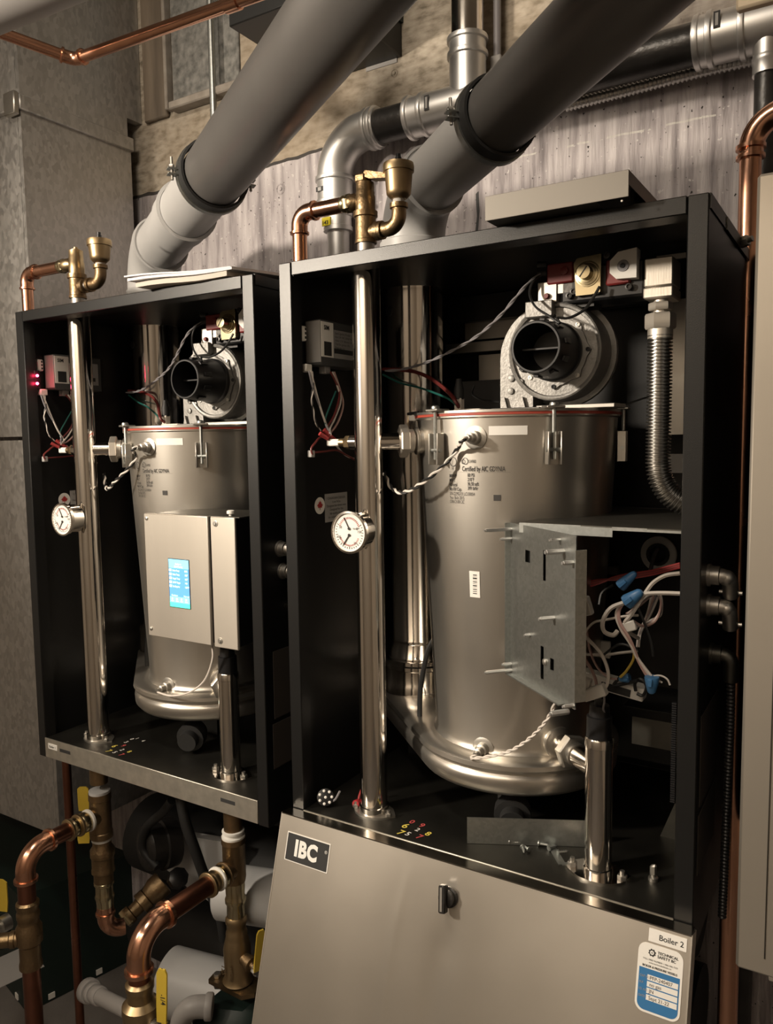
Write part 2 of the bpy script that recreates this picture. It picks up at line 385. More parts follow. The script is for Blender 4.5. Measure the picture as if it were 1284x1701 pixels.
# ---------------------------------------------------------------- boilers
XL, XR, ZT, TR, YB = -.7073, -.1473, .2463, -.5368, .405
PW = .021; LIP = .036
TC = V((-.434, .19, 0)); RT, RB = .141, .1165; ZR = .031; ZB = -.43
def trad(z): return RB+(RT-RB)*(z-ZB)/(ZR-ZB)
def tk(u, v, dx=0.0, grow=0.0):   # where a pixel's ray first meets the tapering tank
    d = ray(u, v); lo = None; t = .4
    while t < 2.2:
        p = CAM+d*t; 
        if math.hypot(p.x-TC.x-dx, p.y-TC.y) <= trad(p.z)+grow: return p
        t += .0005
    return CAM+d*1.1
def tk_frame(p, dx=0.0):
    n = V((p.x-TC.x-dx, p.y-TC.y, 0)).normalized(); return n, V((-n.y, n.x, 0)), V((0, 0, 1))
DXB, DZB = -.607, -.0074
B2L = 'open black boiler cabinet beside the beige panel, with blower and loose wiring exposed'
B1L = 'open black boiler cabinet with lit blue touchscreen, beside the air duct'
b2 = thing('boiler', B2L, 'boiler', ((XL+XR)/2, YB/2, TR-LIP), 'wall-hung boilers')
def P2(name, mb, m, parent=None, label=None): return mb.build(name, m, parent or b2, label)
# cabinet
for s, x0 in ((1, XL), (-1, XR)):
    m = MB(); xa = x0; xb = x0+s*PW
    m.box((min(xa, xb), 0, TR-LIP-.002), (max(xa, xb), .003, ZT), .0012)
    m.box((min(xa, xa+s*.003), .002, TR-LIP-.002), (max(xa, xa+s*.003), YB, ZT-.002))
    m.box((min(xb, xb-s*.002), .002, TR), (max(xb, xb-s*.002), .022, ZT-.004))
    P2('side_panel', m, 'black_coat')
P2('top_rail', MB().box((XL+PW+.002, -.001, ZT-.0185), (XR-PW-.0005, .003, ZT), .001).box((XL+PW+.002, .002, ZT-.0185), (XR-PW-.001, .03, ZT-.0165)), 'black_coat')
P2('top_panel', MB().box((XL-.001, .003, ZT-.003), (XR+.001, YB, ZT)), 'black_coat')
for x_ in (XR, XL-.0015): P2('top_skirt', MB().box((x_, .004, ZT-.015), (x_+.0015, YB, ZT)), 'black_coat')
P2('back_panel', MB().box((XL+.003, YB-.003, TR), (XR-.003, YB, ZT-.003)), 'black_coat')
tray = P2('tray', MB().box((XL+PW, .001, TR-.003), (XR-PW, YB-.004, TR)), 'tray_steel')
lip = P2('tray_lip', MB().box((XL+PW-.0005, -.0015, TR-LIP), (XR-PW+.0005, .001, TR+.0008), .0006), 'lip_steel')
for fx in (.30, .86):
    x = XL+PW+(XR-XL-2*PW)*fx
    if fx < .5: x = XL+PW+.058
    else: x = XR-PW-.060
    P2('slot', MB().box((x-.015, -.0019, TR-.0175), (x+.015, -.0014, TR-.0115)), 'ink', lip)
pb = V((XR+.006, YB-.20, ZT+.002)); 
P2('hanger_bolt', MB().hexa(pb+V((-.004, .0, -.012)), pb+V((.006, -.004, -.010)), .007).cyl(pb+V((.004, -.003, -.0105)), pb+V((.011, -.0055, -.009)), .0035), 'dull_steel')
P2('hanger_plate', MB().box((XR+.0015, .10, ZT-.016), (XR+.003, YB, ZT-.002)), 'tray_steel')
# hull of two circles for the drain pan
FL = V((-.645, .27, 0))
def hull_ring(z, off, n=56):
    C = [(TC.x, TC.y, .147+off), (FL.x, FL.y, .062+off)]; out = []
    # convex hull of both circles by support function
    for k in range(n):
        a = 2*math.pi*k/n; dx, dy = math.cos(a), math.sin(a)
        best = max(C, key=lambda c: c[0]*dx+c[1]*dy+c[2]); out.append(V((best[0]+best[2]*dx, best[1]+best[2]*dy, z)))
    return out
m = MB(); prof = [(-.4225, -.02), (-.4235, -.004), (-.4265, 0), (-.4325, .001), (-.4375, -.002), (-.4405, -.0055), (-.4435, -.003), (-.448, -.001), (-.462, -.002), (-.469, -.008), (-.473, -.02), (-.474, -.04)]
rings = [hull_ring(z, o) for z, o in prof]; n = 56; vs = [p for r in rings for p in r]; fs = []
for i in range(len(rings)-1):
    for k in range(n): fs.append((i*n+k, i*n+(k+1) % n, (i+1)*n+(k+1) % n, (i+1)*n+k))
m.add(vs, fs, True); m.add(rings[0], [tuple(range(n))], False); m.add(rings[-1], [tuple(range(n))[::-1]], False)
P2('drain_pan', m, 'tank_steel')
P2('pan_support', MB().box((TC.x-.02, TC.y-.02, TR), (TC.x+.02, TC.y+.02, -.474)).box((FL.x-.015, FL.y-.01, TR), (FL.x+.015, FL.y+.01, -.474)), 'black_plastic')
P2('condensate_fitting', MB().lathe((-.405, .11, -.505), (.35, -.9, -.15), [(0, .02), (.012, .02), (.013, .025), (.03, .025), (.031, .017), (.045, .017)], 18), 'black_rubber')
# heat exchanger
def tz(z): return (z-ZB, trad(z))
tank = P2('heat_exchanger', MB().lathe((TC.x, TC.y, ZB), (0, 0, 1), [(.004, RB+.008), (.009, RB+.003), (.016, trad(ZB+.016))]+[tz(z) for z in (-.3, -.1, 0, ZR-.004)]+[(ZR-ZB-.002, RT+.003), (ZR-ZB, RT+.003)], 64), 'tank_steel')
P2('gasket', MB().lathe((TC.x, TC.y, ZR), (0, 0, 1), [(0, RT+.001), (0, RT+.0045), (.0035, RT+.0045), (.0035, RT+.001)], 64, False), 'red_rubber', tank)
lid = P2('lid', MB().lathe((TC.x, TC.y, ZR+.0035), (0, 0, 1), [(0, RT+.002), (0, RT+.0055), (.0032, RT+.0055), (.0036, RT+.004), (.0036, .02)], 64), 'dull_steel')
ZL = ZR+.0071
def clip(u, v, dx=0.0):
    p = tk(u, v); nn, t, up = tk_frame(p); c = V((TC.x, TC.y, 0)); base = c+nn*(RT+.001); m = MB()
    zc = -.012
    for s in (-1, 1): m.obox(base+t*.0085*s+nn*.006+V((0, 0, zc)), nn, t, up, (.006, .0012, .021), .0008)
    m.obox(base+nn*.001+V((0, 0, zc)), nn, t, up, (.001, .0085, .021))
    P2('clip_plate', MB().obox(base+nn*.0035+V((0, 0, ZL+.001)), nn, t, up, (.011, .012, .0016), .0008), 'dull_steel', tank)
    k = P2('lid_clip', m, 'dull_steel', tank)
    m = MB(); m.cyl(base+nn*.007+V((0, 0, -.026)), base+nn*.007+V((0, 0, ZL+.004)), .0026, seg=8)
    m.lathe(base+nn*.007+V((0, 0, ZL+.003)), (0, 0, 1), [(0, .006), (.003, .0055), (.0045, .003)], 10)
    m.cyl(base+nn*.007-t*.0105+V((0, 0, -.014)), base+nn*.007+t*.0105+V((0, 0, -.014)), .003, seg=8)
    P2('clip_bolt', m, 'zinc_plate', tank)
clip(732, 712); clip(916, 712); clip(1024, 712)
def sensor(u, v, big):
    p = tk(u, v); nn, t, up = tk_frame(p); m = MB()
    m.lathe(p-nn*.002, nn, [(0, .0155), (.003, .0155), (.0042, .012)], 20)
    m.lathe(p, nn, [(0, .0095), (.010, .0085), (.011, .0062), (.020, .006), (.021, .004), (.027, .0035)], 16)
    P2('sensor_fitting', m, 'dull_steel', tank); return p+nn*.027, nn
s1, n1 = sensor(790, 727, 1); s2, n2 = sensor(803, 1243, 0)
# wires of the sensors
twisted([s1-n1*.004, s1+n1*.004+V((-.005, 0, -.004)), ay(757, 750, .045), ay(735, 775, .04), ay(700, 803, .035), ay(670, 818, .05), ay(650, 810, .07), ay(638, 785, .085)], .0017, ('white_wire', 'black_wire'), b2, 110)
# tank print
def tank_text(body, size, u, v, m='etched_ink', bold=0.0, name='printed_text', sx=.62):
    p = tk(u, v); nn, t, up = tk_frame(p); r = trad(p.z)+.0004; a0 = math.atan2(nn.y, nn.x); vs, fs = text_mesh(body, size, bold)
    b = MB(); b.add([V((TC.x+(trad(p.z+y)+.0005)*math.cos(a0+x*sx/r), TC.y+(trad(p.z+y)+.0005)*math.sin(a0+x*sx/r), p.z+y)) for x, y, z in vs], fs, False)
    return P2(name, b, m, tank)
def tank_patch(u0, v0, u1, v1, m, name, grow=.0006, pad=0):
    a = tk(u0, v0); c = tk(u1, v1); a0 = math.atan2(a.y-TC.y, a.x-TC.x); a1 = math.atan2(c.y-TC.y, c.x-TC.x); n = 8; vs = []; fs = []
    for zz in (a.z, c.z):
        for k in range(n+1):
            an = a0+(a1-a0)*k/n; r = trad(zz)+grow; vs.append(V((TC.x+r*math.cos(an), TC.y+r*math.sin(an), zz)))
    fs = [(k, k+1, n+2+k, n+1+k) for k in range(n)]; b = MB(); b.add(vs, fs, True); return P2(name, b, m, tank)
tank_text('Certified by AIC GDYNIA', .0092, 768, 782.5, 'etched_ink', .0001, sx=.60)
rows = [('MAWP', '80 PSI'), ('MWT', '210\u00b0F'), ('HS total', '36.58 sqft'), ('Min RV Cap.', '399 lb/hr')]
for i, (a_, b_) in enumerate(rows):
    tank_text(a_, .0066, 747, 793+i*7.2, 'etched_ink', .0001); tank_text(b_, .0066, 777, 792+i*7.2, 'etched_ink', .0001)
for i, s in enumerate(('S/N ZLMG131.LCI.00054', 'Year Built 2015', 'CRN 21001.2C')): tank_text(s, .0062, 748, 822+i*6.6, 'etched_ink')
tank_text('H', .007, 751, 781); tank_text('134980', .006, 778, 769, 'etched_ink')
tank_patch(747, 783.6, 848, 784.6, 'etched_ink', 'printed_line'); tank_patch(761.3, 762, 762.3, 781, 'etched_ink', 'printed_line')
tank_patch(820, 822, 832, 832, 'etched_ink', 'printed_mark', .0005)
def tank_ring(u, v, r, w, ang0=0, ang1=6.2832, name='printed_mark'):
    p = tk(u, v); a0 = math.atan2(p.y-TC.y, p.x-TC.x); n = 24; vs = []; fs = []
    for k in range(n+1):
        an = ang0+(ang1-ang0)*k/n
        for rr in (r, r-w): vs.append(V((TC.x+(trad(p.z)+.0006)*math.cos(a0+rr*math.cos(an)/RT), TC.y+(trad(p.z)+.0006)*math.sin(a0+rr*math.cos(an)/RT), p.z+rr*math.sin(an))))
    for k in range(n): fs.append((2*k, 2*k+1, 2*k+3, 2*k+2))
    b = MB(); b.add(vs, fs, False); return P2(name, b, 'etched_ink', tank)
tank_ring(753, 767, .0062, .0008); tank_ring(773, 766, .0045, .0007); tank_ring(770, 767, .003, .0006)
tank_text('/', .010, 751, 772)
lb = tank_patch(812, 708, 876, 722, 'label_white', 'rating_label')
for i in range(3):
    tank_text(('Serial No. 001   103801 70045007', 'M of No. 001   40100100 803001001B', 'Date /  2021.08.06 / 8085')[i], .0034, 816, 712.5+i*3.6, 'ink', sx=.85)
tank_patch(780, 948, 798, 993, 'label_white', 'barcode_label')
for i, (o, w) in enumerate(((0, 2), (3, 1), (5, 3), (9.5, 1), (11.5, 2), (15, 1.2), (17.5, 2.5), (21.5, 1), (24, 2), (27.5, 1.5), (30.5, 2))): tank_patch(786.2, 954+o, 792.6, 954+o+w, 'ink', 'barcode_bar', .0009)
tank_text('2A4081', .004, 783, 990, 'ink')
# inner flue
fz = lambda v: ay(690, v, FL.y-.045).z
z = dict(a=fz(1158), b=fz(1150), c=fz(1100), d=fz(1072), e=fz(470))
P2('inner_flue', MB().lathe((FL.x, FL.y, -.4225), (0, 0, 1), [(0, .058), (.018, .0575), (.02, .056), (.042, .056), (.044, .0585), (.050, .0585), (.052, .056), (.058, .0555), (.0585, .048), (z['c']+.4225-.004, .048), (z['c']+.4225-.002, .0495), (z['c']+.4225+.002, .0495), (z['c']+.4225+.004, .0482), (z['d']+.4225-.003, .0425), (z['d']+.4225, .0440), (z['d']+.4225+.003, .0440), (z['d']+.4225+.005, .0425), (-.08+.4225, .0425), (-.05+.4225, .0475), (z['e']+.4225-.006, .0475), (z['e']+.4225, .049), (z['e']+.4225+.002, .0475), (ZT-.004+.4225, .0475)], 40), 'polished_steel')
pp = ax(662, 515, FL.x-.02); q = V((FL.x-.02, FL.y-.0435, ay(662, 515, .225).z))
P2('flue_port', MB().lathe(q+V((0, .003, 0)), (-.42, -.9, 0), [(0, .008), (.004, .008), (.005, .006), (.0052, .003)], 16), 'black_rubber')
wire('drain_hose', [ay(722, 1060, .15), ay(711, 1080, .15), ay(703, 1115, .15), ay(698, 1150, .15), ay(697, 1205, .15)], .004, 'black_rubber', b2, 8)
# supply and return pipes
PL = V((-.594, .047, 0)); PR = V((-.268, .05, 0))
m = MB(); m.lathe((PL.x, PL.y, TR), (0, 0, 1), [(0, .0215), (.012, .0215), (.013, .0195), (-TR+ZT-.012, .0195), (-TR+ZT-.006, .0185), (-TR+ZT-.003, .0165)], 32)
sup = P2('supply_pipe', m, 'polished_steel')
m = MB(); m.prism([(PL.x+.031*math.cos(a)*(1.15 if i % 4 == 0 else 1), PL.y+.024*math.sin(a), TR) for i, a in enumerate([2*math.pi*k/16 for k in range(16)])], (0, 0, .003)); P2('pipe_flange', m, 'dull_steel', sup)
for sx_ in (-1, 1): P2('flange_nut', MB().hexa((PL.x+.028*sx_, PL.y-.006, TR+.003), (PL.x+.028*sx_, PL.y-.006, TR+.008), .005).cyl((PL.x+.028*sx_, PL.y-.006, TR+.006), (PL.x+.028*sx_, PL.y-.006, TR+.012), .0025, seg=8), 'dull_steel', sup)
m = MB(); zr = ay(998, 1232, .035).z; m.lathe((PR.x, PR.y, TR), (0, 0, 1), [(0, .018), (.01, .018), (.011, .0165), (zr-TR-.012, .0165), (zr-TR-.0115, .0172), (zr-TR-.002, .0172), (zr-TR, .016)], 32)
ret = P2('return_pipe', m, 'polished_steel')
m = MB(); m.prism([(PR.x+.036*math.cos(a)*(1.0 if i % 4 else 1.12), PR.y+.027*math.sin(a), TR) for i, a in enumerate([2*math.pi*k/16+.3 for k in range(16)])], (0, 0, .003)); P2('pipe_flange', m, 'polished_steel', ret)
for sx_ in (-1, 1): P2('flange_nut', MB().hexa((PR.x+.031*sx_, PR.y-.004, TR+.003), (PR.x+.031*sx_, PR.y-.004, TR+.009), .006).cyl((PR.x+.031*sx_, PR.y-.004, TR+.006), (PR.x+.031*sx_, PR.y-.004, TR+.014), .003, seg=8), 'dull_steel', ret)
P2('return_cap', MB().lathe((PR.x, PR.y, zr), (0, 0, 1), [(0, .0155), (.026, .015), (.027, .0125), (.040, .0115), (.041, .006), (.046, .006)], 20), 'black_plastic', ret)
def branch(P, z, rp, rad, nm, par, flip):
    d = V((TC.x-P.x, TC.y-P.y, 0)); L = d.length; d.normalize(); a0 = V((P.x, P.y, z)); tl = L-trad(z)
    P2('branch_pipe', MB().cyl(a0+d*(rad*.5), a0+d*(tl+.004), rp, seg=24), 'polished_steel', par)
    if not flip:
        P2('union_nut', MB().hexa(a0+d*(tl*.58), a0+d*(tl*.58+.0125), rp*1.85, .5).lathe(a0+d*(tl*.58+.012), d, [(0, rp*1.35), (.008, rp*1.3)], 20), 'brushed_steel', par)
        P2('tank_nozzle', MB().lathe(a0+d*(tl-.010), d, [(0, rp*1.2), (.002, rp*1.55), (.005, rp*1.55), (.006, rp*1.35), (.016, rp*1.5), (.03, rp*1.9)], 28), 'tank_steel', par)
    else:
        P2('union_nut', MB().hexa(a0+d*(tl*.55), a0+d*(tl*.55+.013), rp*1.7, .2).lathe(a0+d*(tl*.55-.008), d, [(0, rp*1.12), (.008, rp*1.12)], 20), 'dull_steel', par)
        P2('tank_nozzle', MB().lathe(a0+d*(tl-.012), d, [(0, rp*1.15), (.003, rp*1.6), (.007, rp*1.6), (.009, rp*1.35), (.03, rp*1.8)], 28), 'tank_steel', par)
branch(PL, ay(655, 733, .06).z, .0125, .0195, 'x', sup, False)
branch(PR, -.405, .0135, .0165, 'y', ret, True)
# brass sensor and harness end left of the supply pipe
zs_ = ay(570, 735, .047).z
m = MB(); q = V((PL.x-.016, PL.y, zs_)); m.lathe(q, (-1, 0, 0), [(0, .0105), (.012, .0105)], 18); P2('sensor_boss', m, 'polished_steel', sup)
P2('temperature_sensor', MB().hexa(q+V((-.012, 0, 0)), q+V((-.022, 0, 0)), .0095, .3).lathe(q+V((-.022, 0, 0)), (-1, 0, 0), [(0, .006), (.01, .006), (.0105, .0045), (.024, .004)], 12), 'brass', sup)
# pressure gauge
def gauge(cx_, zc, yb, yf, r, root):
    b_ = P2('gauge', MB().lathe((cx_, yb, zc), (0, -1, 0), [(0, .007), (.012, .007), (.013, r*.86), (yb-yf-.006, r*.9), (yb-yf-.005, r), (yb-yf, r), (yb-yf+.0005, r*.9), (yb-yf-.002, r*.88)], 40), 'polished_steel', root)
    P2('dial', MB().lathe((cx_, yf+.0024, zc), (0, -1, 0), [(0, r*.89), (.0005, r*.89)], 40), 'label_white', b_)
    m = MB(); mr = MB()
    for k in range(25):
        a = math.radians(-30+k*240/24) ; d = V((math.cos(a), 0, -math.sin(a))) ; L = r*(.12 if k % 4 == 0 else .07); c = V((cx_, yf+.0016, zc))+d*(r*.78-L/2)
        m.obox(c, d, V((0, 1, 0)), d.cross(V((0, 1, 0))), (L/2, .0002, r*.012))
    for k in range(19):
        a = math.radians(20+k*140/18); d = V((math.cos(a), 0, math.sin(a))); c = V((cx_, yf+.0016, zc+r*.12))+d*(r*.56)
        mr.obox(c, d, V((0, 1, 0)), d.cross(V((0, 1, 0))), (r*.05, .0002, r*.012))
        a = math.radians(200+k*140/18); d = V((math.cos(a), 0, math.sin(a))); c = V((cx_, yf+.0016, zc-r*.1))+d*(r*.52)
        mr.obox(c, d, V((0, 1, 0)), d.cross(V((0, 1, 0))), (r*.04, .0002, r*.012))
    m.build('dial_ticks', 'ink', b_); mr.build('dial_scale', 'leaf_red', b_)
    m = MB()
    for zz, a in ((zc+r*.18, 118), (zc-r*.12, 235)):
        d = V((math.cos(math.radians(a)), 0, math.sin(math.radians(a)))); c = V((cx_, yf+.0008, zz)); m.obox(c+d*r*.26, d, V((0, 1, 0)), d.cross(V((0, 1, 0))), (r*.32, .0003, r*.02)); m.lathe(c, (0, -1, 0), [(0, r*.07), (.0008, r*.06)], 10)
    m.build('needle', 'ink', b_)
    for i, (t, a, rr) in enumerate((('50', 160, .55), ('100', 205, .7), ('150', 0, .6), ('psi', 20, .55), ('20', 300, .66), ('0', 215, .66))):
        d = V((math.cos(math.radians(a)), 0, math.sin(math.radians(a)))); text('dial_text', t, r*.16, V((cx_, yf+.0014, zc))+d*r*rr*.95, (1, 0, 0), (0, 0, 1), 'ink', b_, align='CENTER')
    text('dial_text', 'temp', r*.14, V((cx_+r*.35, yf+.0014, zc+r*.15)), (1, 0, 0), (0, 0, 1), 'ink', b_, align='CENTER')
    return b_
gauge(PL.x+.003, -.122, PL.y-.016, -.010, .0288, b2)
P2('gauge_gasket', MB().lathe((PL.x, PL.y-.017, -.12), (0, -1, 0), [(0, .018), (.003, .017)], 20, sx=.7), 'black_rubber', sup)
# blower on the lid
BX, BZ, BF, BK = -.357, .113, .135, .195
def circ(x, z, y, r, a0, a1, n): return [V((x+r*math.cos(math.radians(a0+(a1-a0)*k/n)), y, z+r*math.sin(math.radians(a0+(a1-a0)*k/n)))) for k in range(n+1)]
xo0, xo1 = -.434, -.387
def scroll(y, g=0.0):
    o = [V((xo1+g, y, ZL)), V((xo0-g, y, ZL)), V((xo0-g, y, BZ-.005))]
    for k in range(1, 15):      # growing radius from the top round to the outlet
        a = 180-k*90/14; r = .077-(.077-.064)*k/14+g; o.append(V((BX+r*math.cos(math.radians(a)), y, BZ+r*math.sin(math.radians(a)))))
    o += circ(BX, BZ, y, .064+g, 85, -118, 30); return o
blow = P2('blower', MB().prism(scroll(BF), (0, BK-BF, 0), True), 'cast_aluminium')
P2('back_rim', MB().prism(circ(BX, BZ, BK-.022, .071, 0, 350, 35), (0, .008, 0), True), 'cast_aluminium', blow)
P2('front_rim', MB().lathe((BX, BF, BZ), (0, -1, 0), [(0, .064), (.004, .063), (.005, .061), (.004, .058), (.0005, .057)], 48, False), 'cast_aluminium', blow)
P2('motor', MB().lathe((BX, BK, BZ), (0, 1, 0), [(0, .05), (.045, .05), (.05, .045), (.05, .01)], 32), 'black_plastic', blow)
fp = []
for k in range(64):
    a = 2*math.pi*k/64; r = .0445+.0048*max(0, math.cos(a*8))**2; fp.append(V((BX+r*math.cos(a), BF-.0035, BZ+r*math.sin(a))))
P2('inlet_flange', MB().prism(fp, (0, .004, 0)), 'cast_aluminium', blow)
for k in range(8):
    a = 2*math.pi*k/8; c = V((BX+.0455*math.cos(a), BF-.0035, BZ+.0455*math.sin(a)))
    P2('flange_bolt', MB().lathe(c, (0, -1, 0), [(0, .0030), (.0015, .0030), (.0016, .0018), (.0006, .0015)], 10), 'dull_steel' if k % 2 else 'ink', blow)
P2('inlet_tube', MB().lathe((BX, BF-.003, BZ), (0, -1, 0), [(0, .0385), (.006, .0385), (.008, .0365), (.042, .0335), (.042, .0350), (.066, .0325), (.067, .0315), (.067, .0292), (.030, .028), (.012, .024), (.011, .004)], 48), 'black_plastic', blow)
for k in range(10):
    a = 2*math.pi*k/10+.2; c = V((BX+.035*math.cos(a), BF-.050, BZ+.035*math.sin(a))); r_ = V((math.cos(a), 0, math.sin(a)))
    P2('inlet_rib', MB().obox(c, r_, V((0, 1, 0)), r_.cross(V((0, 1, 0))), (.0016, .008, .0035), .0005), 'black_plastic', blow)
P2('inlet_vane', MB().box((BX-.027, BF-.046, BZ-.001), (BX+.027, BF-.012, BZ+.001)), 'black_plastic', blow)
for (u, v, r) in ((850, 607, .0048), (850, 629, .0048), (849, 650, .0048), (866, 634, .004)):
    p = ay(u, v, BF); P2('boss', MB().lathe(p, (0, -1, 0), [(0, r), (.0025, r*.9), (.003, r*.6)], 14), 'cast_aluminium', blow)
P2('outlet_foot', MB().box((xo0-.012, BF-.006, ZL-.001), (xo1+.012, BK+.004, ZL+.004), .001), 'cast_aluminium', blow)
for x in (xo0+.008, xo0+.034): P2('foot_rib', MB().prism([(x-.004, BF-.0005, ZL+.004), (x+.004, BF-.0005, ZL+.004), (x, BF-.0005, ZL+.018)], (0, -.005, 0)), 'cast_aluminium', blow)
P2('gasket_strip', MB().box((xo1+.005, BF-.002, ZL), (BX+.08, BK-.01, ZL+.006), .001), 'dull_steel', blow)
# gas valve
VY = .125
def vb(u0, v0, u1, v1, d, m, name, par, y=VY, bev=.001):
    a = ay(u0, v0, y); c = ay(u1, v1, y); return P2(name, MB().box((a.x, y, c.z), (c.x, y+d, a.z), bev), m, par)
a = ay(930, 440, VY); c = ay(1066, 494, VY)
gv = P2('gas_valve', MB().box((a.x, VY+.004, c.z+.003), (c.x+.002, VY+.05, a.z-.004), .003).box((ay(1040, 430, VY).x, VY+.012, c.z+.010), (ay(1085, 430, VY).x, VY+.045, a.z-.004), .001), 'black_plastic')
vb(908, 439, 952, 468, .03, 'dark_red_block', 'coil', gv, VY+.0, .002)
vb(1006, 432, 1046, 470, .03, 'dark_red_block', 'coil', gv, VY-.002, .002)
p = ay(938, 450, VY); P2('coil_screw', MB().lathe(p, (0, -1, 0), [(0, .005), (.003, .005), (.0035, .002)], 12), 'dark_red_block', gv)
a = ay(953, 430, VY-.004); c = ay(998, 487, VY-.004); 
P2('valve_plate', MB().prism([(a.x, VY-.004, a.z-.006), (a.x+.004, VY-.004, a.z), (c.x, VY-.004, a.z+.002), (c.x-.001, VY-.004, c.z+.002), (c.x-.012, VY-.004, c.z), (a.x+.003, VY-.004, c.z)], (0, .009, 0)), 'nickel_brass', gv)
p = ay(976, 455, VY-.004); P2('valve_stem', MB().lathe(p, (0, -1, 0), [(0, .0135), (.002, .0135), (.0025, .0105), (.004, .0105), (.0042, .0085), (.018, .0085), (.0182, .0035)], 24).lathe(p, (0, -1, 0), [(0, .016), (.0012, .016), (.0014, .0142)], 24, False), 'nickel_brass', gv)
q = p+V((0, -.0184, 0)); P2('stem_slot', MB().obox(q, V((.6, 0, .8)), V((0, 1, 0)), V((-.8, 0, .6)), (.0075, .0003, .0007)), 'ink', gv)
a = ay(1013, 421, VY-.010); c = ay(1057, 462, VY-.010); w = c.x-a.x
P2('valve_cap', MB().prism([(a.x+.010, VY-.010, a.z+.0005), (c.x, VY-.010, a.z+.003), (c.x, VY-.010, c.z+.001), (a.x+.008, VY-.010, c.z+.002), (a.x, VY-.010, c.z+.010), (a.x, VY-.010, a.z-.009)], (0, .018, 0)), 'label_white', gv)
p = (a+c)/2; P2('cap_screw', MB().lathe((p.x, VY-.0102, p.z), (0, -1, 0), [(0, .0072), (.0008, .007), (.001, .0035), (.0002, .0033)], 20), 'grey_wire', gv)
P2('cap_screw', MB().lathe((p.x, VY-.0112, p.z), (0, -1, 0), [(0, .0028), (.0006, .0025)], 12), 'ink', gv)
for (u, v) in ((1008, 424), (952, 484), (945, 491), (961, 487), (992, 483), (1044, 476), (978, 431), (1030, 418), (961, 436)):
    p = ay(u, v, VY-.002); P2('valve_screw', MB().lathe(p+V((0, .006, 0)), (0, -1, 0), [(0, .0042), (.007, .0042), (.0072, .0025), (.005, .0022)], 10), 'black_iron', gv)
vb(893, 470, 925, 502, .02, 'dull_steel', 'valve_bracket', gv, VY+.002); vb(872, 502, 917, 524, .016, 'cast_aluminium', 'valve_bracket', gv, VY-.004); vb(925, 466, 952, 486, .02, 'dull_steel', 'valve_bracket', gv, VY+.004)
p = ay(908, 492, VY); P2('bracket_screw', MB().lathe(p, (0, -1, 0), [(0, .004), (.003, .003)], 10), 'dark_red_block', gv)
p = ay(900, 452, VY); P2('terminal', MB().cyl(p+V((.004, .008, 0)), p+V((-.008, .006, 0)), .0045, seg=10).cyl(p+V((.004, .008, .010)), p+V((-.008, .006, .011)), .0045, seg=10), 'black_rubber', gv)
P2('valve_throat', MB().cyl(V((BX+.01, .155, BZ+.055)), V((BX+.01, .155, BZ+.09)), .02).box((BX-.03, .14, BZ+.055), (BX+.05, .175, BZ+.068)), 'black_plastic', gv)
# gas inlet block and corrugated hose
a = ay(1070, 430, VY); c = ay(1117, 492, VY)
blk = P2('gas_inlet_block', MB().box((a.x, VY, c.z+.014), (c.x, VY+.045, a.z), .0015).box((a.x-.0005, VY-.0015, c.z), (c.x+.0005, VY+.046, c.z+.013), .0015), 'brushed_steel')
hx, hy = ay(1096, 560, VY+.012).x, VY+.014
zt_ = c.z
P2('hose_nut', MB().cyl((hx, hy, zt_+.002), (hx, hy, zt_-.06), .0085).hexa((hx, hy, ay(1096, 503, hy).z), (hx, hy, ay(1096, 516, hy).z), .0145, .2).hexa((hx, hy, ay(1096, 521, hy).z), (hx, hy, ay(1096, 547, hy).z), .0185, .2).lathe((hx, hy, ay(1096, 546, hy).z), (0, 0, -1), [(0, .0150), (.012, .0150)], 20), 'brushed_steel')
z0 = ay(1096, 556, hy).z; z1 = ay(1099, 770, hy).z
path = [V((hx, hy, z0+(z1-z0)*k/40)) for k in range(41)]
e1 = ay(1108, 812, hy); e2 = ay(1130, 838, hy+.004)
path += smooth_path([V((hx, hy, z1)), V((hx+.003, hy, z1-.018)), V((hx+.013, hy+.004, z1-.037)), V((hx+.032, hy+.01, z1-.050)), V((hx+.055, hy+.02, z1-.054))], 5)[1:]
L = [0]
for s_, e_ in zip(path, path[1:]): L.append(L[-1]+(e_-s_).length)
dense = []; rad = []; step = .00105; k = 0; s_ = 0
while s_ < L[-1]:
    while L[k+1] < s_: k += 1
    t = (s_-L[k])/(L[k+1]-L[k]); dense.append(path[k].lerp(path[k+1], t)); rad.append(.0152 if (len(dense)//2) % 2 else .0120); s_ += step
P2('gas_hose', MB().tube(dense, .015, 20, True, rad), 'hose_steel')
P2('hose_elbow', MB().cyl(path[-1]-V((.002, 0, 0)), path[-1]+V((.006, .003, 0)), .0155), 'dull_steel')
# reflective plates at the back of the cabinet
def backplate(u0, v0, u1, v1, y, m, name='inner_plate', d=.002):
    a = ay(u0, v0, y); c = ay(u1, v1, y); return P2(name, MB().box((a.x, y, min(a.z, c.z)), (c.x, y+d, max(a.z, c.z)), .0005), m)
backplate(772, 500, 880, 557, .385, 'dull_steel'); backplate(740, 572, 905, 576, .38, 'dull_steel', 'inner_rail', .01); backplate(795, 590, 850, 640, .385, 'dull_steel')
backplate(744, 496, 1120, 499, .36, 'black_plastic', 'inner_rail', .02); backplate(760, 634, 842, 690, .30, 'black_plastic', 'ignition_module', .04)
backplate(1090, 500, 1140, 722, .30, 'dull_steel'); backplate(1108, 754, 1140, 786, .30, 'label_grey')
backplate(1090, 425, 1140, 428, .2, 'dull_steel', 'inner_rail', .004)
